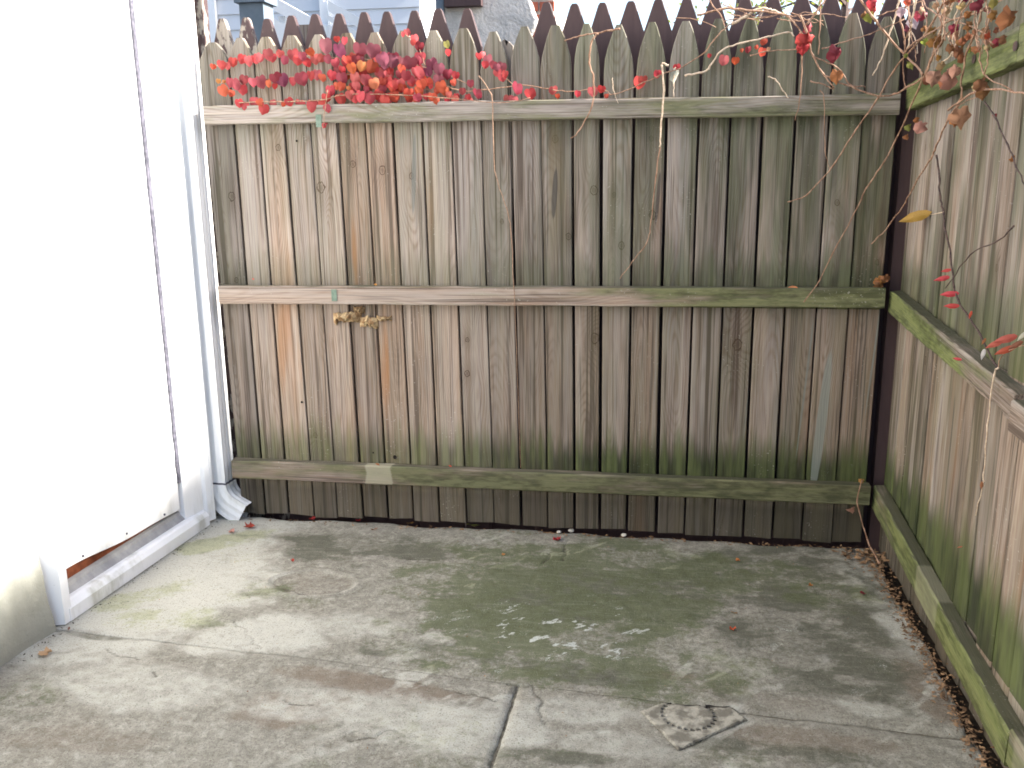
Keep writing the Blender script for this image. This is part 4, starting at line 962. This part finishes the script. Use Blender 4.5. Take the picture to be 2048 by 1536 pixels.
# long yellow-brown folded leaf caught on the right fence, brown clump on the rail
fl = put_leaf(None, 1832, 433, 66, 'b', 'blade', off=.03, name='caught_leaf', tilt=(0, 1.25, -.6)); fl.color = (.36, .23, .05, 1)
tag(fl, 'long ochre folded leaf caught on the right fence beside the corner', 'leaf')
ck = tag(empty('leaf_clump', tuple(hit(1775, 563, .03))), 'brown crumpled leaves lodged where the middle rails meet in the corner', 'leaves')
for k in range(5): put_leaf(ck, 1770 + R_.uniform(-14, 14), 563 + R_.uniform(-7, 7), R_.uniform(15, 24), R_.choice('bkb'), 'lobed', off=R_.uniform(.02, .05))
for (u, v, px, c, lab) in ((751, 569, 11, 'y', 'tiny yellow leaf lying on the middle rail left of centre'), (506, 558, 9, 'c', 'tiny pink leaf stuck on the left boards just above the middle rail'),
                           (1586, 575, 20, 'y', 'flat yellow leaf on the right part of the middle rail'), (755, 929, 16, 'b', 'brown curled leaf on the lower rail above the pale patch'),
                           (900, 932, 10, 'o', 'small orange leaf crumb on the lower rail, left of centre')):
    o = put_leaf(None, u, v, px, c, 'blade', name='small_leaf', off=.028, tilt=(.6, 1.5, 0)); tag(o, lab, 'leaf', 'small leaves on the fence rails')

# ------------------------------------------------------------------ crusty foam under the middle rail
FO = NT('tan_crust'); pp = FO.objco(); nn = FO.noise(pp, 60, 4, .6)
FO.bump(FO.noise(pp, 180, 4, .6), .8, .003); FOAM = FO.fin(FO.mix(FO.mr(nn, .35, .65), (.26, .15, .07), (.50, .37, .21)), .85)
cr_e = tag(empty('shelf_fungus', tuple(on_y(720, 635, DB - .01))), 'crusty tan growth clinging to the boards under the left part of the middle rail', 'fungus')
def crust(u0, v0, u1, v1, d, seed, sh=1.6):
    a = on_y(u0, v0, DB); b = on_y(u1, v1, DB); n = 30; mzz = 14; vs = []; fs = []
    for j in range(mzz + 1):
        for i in range(n + 1):
            f = i / n; g = j / mzz
            ragl = float(fbm(np.array(f * 9.), np.array(seed * 3.3), seed, 3)); ragt = float(fbm(np.array(f * 6.), np.array(seed * 1.3 + 9), seed, 3))
            zt_ = a.z + (b.z - a.z) * (.0 + .25 * ragt); zl = b.z + (a.z - b.z) * (.55 * ragl + .35 * abs(f - .5) ** sh)
            z = zt_ + (zl - zt_) * g
            prof = math.sin(math.pi * min(1, g * .85 + .12)) ** .7 * (1 - abs(2 * f - 1) ** 3)
            yy_ = DB + .003 - d * prof * (.5 + float(fbm(np.array(f * 14.), np.array(g * 8.), seed + 5, 4)))
            vs.append((a.x + (b.x - a.x) * f, yy_ if 0 < i < n else DB + .004, z))
    for j in range(mzz):
        for i in range(n): q = j * (n + 1) + i; fs.append((q, q + n + 1, q + n + 2, q + 1))
    return link('crust', mesh_from(vs, fs), FOAM, cr_e, smooth=True)
crust(665, 619, 724, 658, .034, 1); crust(718, 628, 758, 668, .016, 4); crust(752, 630, 784, 646, .016, 7, 2.5); crust(706, 610, 730, 634, .02, 11)

# ------------------------------------------------------------------ floor drain
fd = tag(empty('floor_drain', tuple(on_g(1385, 1440))), 'square concrete drain plate with a ring of small holes, flush in the patio', 'drain')
cl, cb, crr = on_g(1281, 1424), on_g(1356, 1502), on_g(1494, 1440)
ct = cl + crr - cb; n = 110; ctr = on_g(1378, 1431); rr_ = (on_g(1430, 1432) - ctr).length
vs = []; fs = []
holes = [(ctr.x + rr_ * math.cos(a), ctr.y + rr_ * math.sin(a)) for a in [q * 2 * math.pi / 26 for q in range(26)]]
hx = np.array(holes)
for j in range(n + 1):
    for i in range(n + 1):
        P = cb + (crr - cb) * (i / n) + (cl - cb) * (j / n)
        d = np.min(np.hypot(hx[:, 0] - P.x, hx[:, 1] - P.y)); e = min(i, j, n - i, n - j) / n
        rad = math.hypot(P.x - ctr.x, P.y - ctr.y)
        z = GZ + .0045 + .0015 * float(sstep(rr_ * .98, rr_ * .7, rad)) - .014 * (1 - float(sstep(.0030, .0056, d))) - .0035 * (1 - float(sstep(0, .025, e)))
        z += (fbm(np.array(P.x * 50), np.array(P.y * 50), 5, 3) - .5) * .003
        if e < .03: P = P + Vector((R_.uniform(-.002, .002), R_.uniform(-.002, .002), 0))
        vs.append((P.x, P.y, float(z) - .0012 - .008 * float(sstep(1.15, 1.5, i / n + j / n + .25 * (fbm(np.array(P.x * 20), np.array(P.y * 20), 3, 3) - .5)))))
for j in range(n):
    for i in range(n): q = j * (n + 1) + i; fs.append((q, q + 1, q + n + 2, q + n + 1))
t = NT('drain_plate'); pz = t.pos(); hz = t.sep(pz)[2]; q1 = t.noise(pz, 30, 4, .6); q2 = t.noise(pz, 160, 3, .6)
c = t.mix(t.mr(q1, .42, .62), (.165, .15, .12), (.36, .335, .275)); c = t.mix(t.mr(q2, .6, .7, 0., .6), c, (.16, .14, .11))
c = t.mix(t.mr(hz, GZ + .001, GZ - .0015), c, (.015, .012, .01)); t.bump(q2, .5, .002)
link('drain_plate', mesh_from(vs, fs), t.fin(c, .88), fd, smooth=True)

# ------------------------------------------------------------------ litter
LIT = make_plain('leaf_litter_brown', (.10, .055, .03), (.36, .22, .12), 40, .9)
def litter(pts_fn, n, smin, smax, name, label, mat, z=GZ):
    mb = MB()
    for k in range(n):
        x, y = pts_fn(); s = R_.uniform(smin, smax); a = R_.uniform(0, 6.28); h = z + .002 + R_.uniform(0, .008)
        p = []
        for q in range(4):
            t_ = a + q * 1.57 + R_.uniform(-.4, .4); rr2 = s * (1 if q % 2 else .45)
            p.append((x + rr2 * math.cos(t_), y + rr2 * math.sin(t_), h + R_.uniform(-.001, s * .5)))
        mb.add(p, [(0, 1, 2), (0, 2, 3)])
    o = link(name, mesh_from(mb.v, mb.f), mat); return tag(o, label, 'leaf litter', kind='stuff')
litter(lambda: (-1.45 + 2.13 * R_.random() ** .75, DB - .016 + R_.gauss(0, .008)), 420, .003, .010, 'leaf_litter', 'crumbs of dry leaves along the foot of the back fence', LIT, GZ - .008)
litter(lambda: ((.672 + R_.gauss(.02, .014)), R_.uniform(1.5, 2.88)), 1300, .002, .009, 'leaf_litter', 'dirt and leaf crumbs along the foot of the right fence', LIT, GZ - .004)
litter(lambda: (.66 + R_.gauss(0, .035), 2.80 + R_.gauss(0, .045)), 90, .005, .018, 'leaf_litter', 'dry brown leaves gathered in the far right corner', LIT)
litter(lambda: (R_.uniform(-1.5, .68), R_.uniform(1.6, 2.85)), 150, .0012, .0038, 'leaf_litter', 'tiny crumbs scattered over the whole patio', LIT, GZ + .001)
def deb_wall():
    s = R_.uniform(1.6, 2.85); P = wp(s, .012 + abs(R_.gauss(0, .012)), 0); return P.x, P.y
litter(deb_wall, 120, .002, .006, 'leaf_litter', 'dark crumbs along the foot of the house wall and sill', SOIL)
for (u, v, px, c, lab) in ((625, 1038, 13, 'r', 'small red leaf on the ground at the fence foot, nearest the downspout'), (717, 1041, 9, 'r', 'tiny red leaf at the fence foot, second from the downspout'),
                           (640, 1034, 12, 't', 'small tan leaf beside the red leaf at the fence foot'), (500, 1053, 18, 'o', 'orange leaf bits under the mouth of the downspout'),
                           (465, 1063, 12, 't', 'pale tan leaf bit on the ground left of the downspout mouth'), (820, 1046, 18, 'b', 'brown curled leaf at the fence foot, left of centre'),
                           (750, 1058, 14, 'k', 'small dark curled leaf on the patio near the fence, left of centre'), (945, 1050, 26, 'g', 'yellow green blade lying along the fence foot'),
                           (1115, 1080, 16, 'r', 'pinkish red leaf beside the joint near the fence'), (1007, 1109, 8, 'y', 'tiny yellow leaf in the green area near the fence'),
                           (1475, 1121, 8, 'y', 'tiny yellow leaf on the dark patch at the right'), (1621, 1171, 9, 'y', 'tiny yellow leaf nearer the right fence'),
                           (1468, 1225, 14, 'b', 'tan leaf in the middle right of the patio, upper one'), (1465, 1258, 13, 'o', 'tan leaf in the middle right of the patio, lower one'),
                           (1725, 1187, 12, 'd', 'dull red leaf on the pale strip by the right fence'), (585, 1121, 8, 'o', 'orange speck leaf on the pale area left'), (90, 1307, 24, 't', 'tan leaf lying by the stucco foot at the far left'),
                           (138, 1257, 12, 'k', 'dark brown leaf under the corner of the door frame')):
    P = on_g(u, v, GZ + .005); o = put_leaf(None, u, v, px, c, 'blade' if c in 'gkb' else 'lobed', at=P, name='fallen_leaf', tilt=(1.35, R_.uniform(-.2, .2), R_.uniform(0, 6)))
    tag(o, lab, 'leaf', 'fallen leaves on the patio')
STONE = make_plain('pale_stone', (.40, .36, .31), (.62, .58, .52), 80, .9)
for (u, v, s, lab) in ((1142, 1063, .011, 'pale stone chip at the fence foot near the centre joint, the larger'), (1118, 1066, .008, 'pale stone chip at the fence foot near the centre joint, the smaller'), (1248, 1072, .010, 'grey stone chip at the fence foot right of centre')):
    bm = bmesh.new(); bmesh.ops.create_icosphere(bm, subdivisions=2, radius=s)
    for v_ in bm.verts: v_.co *= R_.uniform(.75, 1.1); v_.co.z *= .6
    me = bpy.data.meshes.new('stone'); bm.to_mesh(me); bm.free(); o = link('stone', me, STONE, None, on_g(u, v) + Vector((0, 0, .004))); tag(o, lab, 'stone', 'stone chips at the fence foot')

# ------------------------------------------------------------------ behind the fences
YH = 8.0
SID = NT('pale_siding'); SIDM = SID.fin(SID.mix(SID.noise(SID.pos(), 3, 4), (.58, .61, .66), (.64, .67, .71)), .6)
nh = tag(empty('neighbour_house', (on_y(640, 20, YH).x, YH, GZ)), 'pale blue-white clapboard house beyond the left part of the back fence', 'house')
x0 = on_y(360, 20, YH).x; x1 = on_y(838, 20, YH).x; zz = GZ
mb = MB(); mb.box((x0, YH + .03, GZ - .05), (x1, YH + 5, 3.2)); link('wall', mb.mesh(), SIDM, nh)
nb_me = None
while zz < 3.15:
    mb = MB(); mb.add([(x0, YH + .012, zz), (x1, YH + .012, zz), (x1, YH + .024, zz + .128), (x0, YH + .024, zz + .128), (x0, YH + .032, zz), (x1, YH + .032, zz)], [(0, 1, 2, 3), (0, 4, 5, 1)])
    link('clapboard', mb.mesh(), SIDM, nh); zz += .128
mb = MB(); xa = on_y(431, 0, YH).x; mb.box((xa - .5, YH - .03, GZ), (xa, YH + .011, 3.2)); link('corner_trim', mb.mesh(), TRIM, nh)
mb = MB(); xa = on_y(645, 0, YH).x; mb.box((xa - .02, YH - .03, GZ), (xa + .02, YH + .011, 3.2)); link('corner_trim', mb.mesh(), TRIM, nh)
# grey box (electric or bin housing) behind fence
YG = 5.2; GB = make_plain('slate_grey_paint', (.12, .16, .20), (.16, .20, .245), 10, .6)
ge = tag(empty('porch_post', (on_y(500, 40, YG).x, YG, GZ)), 'slate grey square post beyond the left end of the fence', 'post')
a, b = on_y(480, 40, YG), on_y(528, 40, YG); mb = MB(); mb.box((a.x, YG, GZ - .05), (b.x, YG + .14, on_y(500, 6, YG).z)); link('shaft', mb.mesh(), GB, ge)
z0 = on_y(500, 6, YG).z; mb = MB(); mb.box((a.x - .02, YG - .02, z0 + .002), (b.x + .02, YG + .16, z0 + .09)); link('cap', mb.mesh(), GB, ge)
# stair with sloping white rails
YS = 6.0
st = tag(empty('stair', (on_y(620, 60, YS).x, YS, GZ)), 'white outdoor stair with sloping handrails beyond the left part of the fence', 'stairs')
def sboard(u0, v0, u1, v1, hpx, y, nm, dep=.09):
    a, b = on_y(u0, v0, y), on_y(u1, v1, y); h = hpx / F_PX * y; d = (b - a); mb = MB()
    P = []
    for p in (a, b):
        for (dy, dz) in ((0, 0), (dep, 0), (dep, -h), (0, -h)): P.append((p.x, p.y + dy, p.z + dz))
    mb.add(P, [(0, 1, 2, 3), (7, 6, 5, 4), (0, 4, 5, 1), (1, 5, 6, 2), (2, 6, 7, 3), (3, 7, 4, 0)]); return link(nm, mb.mesh(), TRIM, st)
sboard(520, -22, 650, 50, 26, YS, 'handrail'); sboard(520, 22, 650, 92, 60, YS + .01, 'stringer', .04)
sboard(655, 0, 760, 58, 20, YS - .02, 'handrail'); sboard(655, 30, 730, 72, 10, YS, 'handrail', .05); sboard(655, 48, 730, 92, 60, YS + .005, 'stringer', .04)
for u in (648, 560, 700): a = on_y(u, 0, YS + .05); mb = MB(); mb.box((a.x - .02, YS + .05, GZ - .05), (a.x + .02, YS + .09, on_y(u, 0 if u == 648 else (u - 500) * .5, YS).z)); link('post', mb.mesh(), TRIM, st)
a = on_y(590, 50, 4.6); lb_ = tag(link('plank', picket_mesh(.10, .10, 0, a.z - GZ, .01, .09, .02, 'wedge'), WOOD, None, (a.x + .06, 4.6, GZ)), 'tan plank standing beyond the fence in a gap between brown pickets', 'plank'); board_props(lb_, .6, [], (0, 0, 0))
# old stuccoed brick pier
YP = 5.6
pr = tag(empty('brick_pier', (on_y(1000, 40, YP).x, YP, GZ)), 'old brick wall end under broken pale render, beyond the middle of the fence', 'wall')
T_ = NT('old_render'); pq = T_.pos(); q1 = T_.noise(pq, 7, 5, .65, .8); q2 = T_.noise(pq, 60, 4, .6)
cc = T_.mix(T_.mr(q1, .35, .65), (.60, .57, .54), (.44, .43, .42)); cc = T_.mix(T_.mr(q2, .60, .72, 0., .6), cc, (.2, .19, .19)); T_.bump(T_.M('ADD', q1, T_.M('MULTIPLY', q2, .4)), .8, .03)
REN = T_.fin(cc, .9); BRK = make_plain('old_red_brick', (.22, .055, .035), (.42, .13, .08), 30, .9, .6); MOR = make_plain('lime_mortar', (.40, .37, .33), (.55, .52, .47), 50, .95, .5)
xa, xb_, xc = on_y(878, 40, YP).x, on_y(1106, 40, YP).x, on_y(1062, 40, YP).x
mb = MB(); mb.box((xa, YP + .045, GZ - .05), (xb_, YP + .8, 1.6)); link('core', mb.mesh(), MOR, pr)
# render coat with ragged right edge
vs = []; fs = []; nx_, nz_ = 40, 120
for j in range(nz_ + 1):
    z = GZ + (1.6 - GZ) * j / nz_
    ed = xc + (float(fbm(np.array(z * 6.), np.array(.5), 3, 4)) - .5) * .16
    for i in range(nx_ + 1):
        f = i / nx_; x = xa - .004 + (ed - xa) * f
        vs.append((x, YP + .045 - (.035 if 0 < i < nx_ else 0.) - .012 * float(fbm(np.array(x * 9), np.array(z * 9), 2, 4)), z))
for j in range(nz_):
    for i in range(nx_): q = j * (nx_ + 1) + i; fs.append((q, q + 1, q + nx_ + 2, q + nx_ + 1))
link('render_coat', mesh_from(vs, fs), REN, pr, smooth=True)
bw, bh = .20, .062; bmesh_ = None; z = .62; row = 0
mbx = MB(); mbx.box((-.5, 0, 0), (.5, .1, 1)); bm_me = mbx.mesh('brick'); bm_me.materials.append(BRK)
while z < 1.5:
    x = xc - .16 - (row % 2) * .1
    while x < xb_ - .01:
        w_ = min(bw, xb_ - x + .005)
        if w_ > .04:
            o = bpy.data.objects.new('brick', bm_me); COL.objects.link(o); o.parent = pr
            o.location = Vector((x + w_ / 2, YP + .030 + R_.uniform(-.006, .006), z)) - pr.location; o.scale = (w_ - .008, 1, bh - .012); o.rotation_euler = (0, 0, R_.uniform(-.02, .02))
        x += bw + .004
    z += bh + .008; row += 1
# dark beam end on the pier
a, b = on_y(888, -6, YP - .06), on_y(962, 10, YP - .06); mb = MB(); mb.box((a.x, YP - .06, b.z), (b.x, YP + .03, a.z + .03)); o = link('beam', mb.mesh(), BROWN, pr); o['seed'] = 1.; o['peel'] = .2
mb = MB(); a, b = on_y(872, 40, YP - .02), on_y(888, 40, YP - .02); mb.box((a.x, YP - .02, GZ), (b.x, YP + .03, 1.6)); link('drain_strip', mb.mesh(), GB, pr)

# trees
def tree(u, v, y, h, spread, n, col, label, sparse=1.):
    base = on_y(u, v, y); base.z = GZ; e = tag(empty('tree', tuple(base)), label, 'tree', 'trees beyond the fence')
    r = random.Random(int(u)); mb = MB(); tips = []
    top = base + Vector((r.uniform(-.3, .3), 0, h * .8)); P = catmull([base, base + Vector((.1, .05, h * .35)), top], 6)
    mb.tube(P, [.10 * (1 - .75 * k / len(P)) for k in range(len(P))], 7)
    for k in range(26):
        s = P[int(len(P) * r.uniform(.30, .98))]; a = r.uniform(0, 6.28); L = spread * r.uniform(.5, 1.)
        q = s + Vector((math.cos(a) * L, math.sin(a) * L, r.uniform(-.1, .7) * L)); mid = (s + q) / 2 + Vector((r.uniform(-.15, .15), r.uniform(-.15, .15), r.uniform(-.05, .2)))
        C_ = catmull([s, mid, q], 5); mb.tube(C_, [.028 * (1 - .8 * i / len(C_)) for i in range(len(C_))], 5); tips += C_[3:]
    link('trunk', mb.mesh(), STEMD, e)
    lm = MB()
    for k in range(n):
        c_ = r.choice(tips) + Vector((r.gauss(0, .16), r.gauss(0, .16), r.gauss(0, .16))); s = r.uniform(.02, .045)
        a = Vector((r.uniform(-1, 1), r.uniform(-1, 1), r.uniform(-1, 1))).normalized(); b = a.cross(Vector((r.uniform(-1, 1), r.uniform(-1, 1), 1))).normalized()
        lm.add([c_ - a * s, c_ + b * s * .5, c_ + a * s, c_ - b * s * .5], [(0, 1, 2, 3)])
    tm = NT('tree_foliage'); nn_ = tm.noise(tm.pos(), 4, 3); c1 = tm.mix(nn_, col[0], col[1]); tm.fin(c1, .6)
    tr = tm.n.new('ShaderNodeBsdfTranslucent'); tm.put(tr.inputs[0], c1); ms = tm.n.new('ShaderNodeMixShader'); ms.inputs[0].default_value = .45
    tm.l.new(tm.bsdf.outputs[0], ms.inputs[1]); tm.l.new(tr.outputs[0], ms.inputs[2]); tm.l.new(ms.outputs[0], tm.out.inputs[0])
    link('crown', mesh_from(lm.v, lm.f), tm.mat, e)['kind'] = 'stuff'
tree(1430, 0, 8.5, 3.4, .95, 1500, ((.10, .16, .04), (.34, .34, .06)), 'leafy tree with sparse yellow-green crown behind the centre right of the fence')
tree(1660, 0, 10.0, 3.8, 1.1, 1500, ((.12, .18, .04), (.45, .42, .06)), 'yellow-green tree behind the fence close to the right corner')
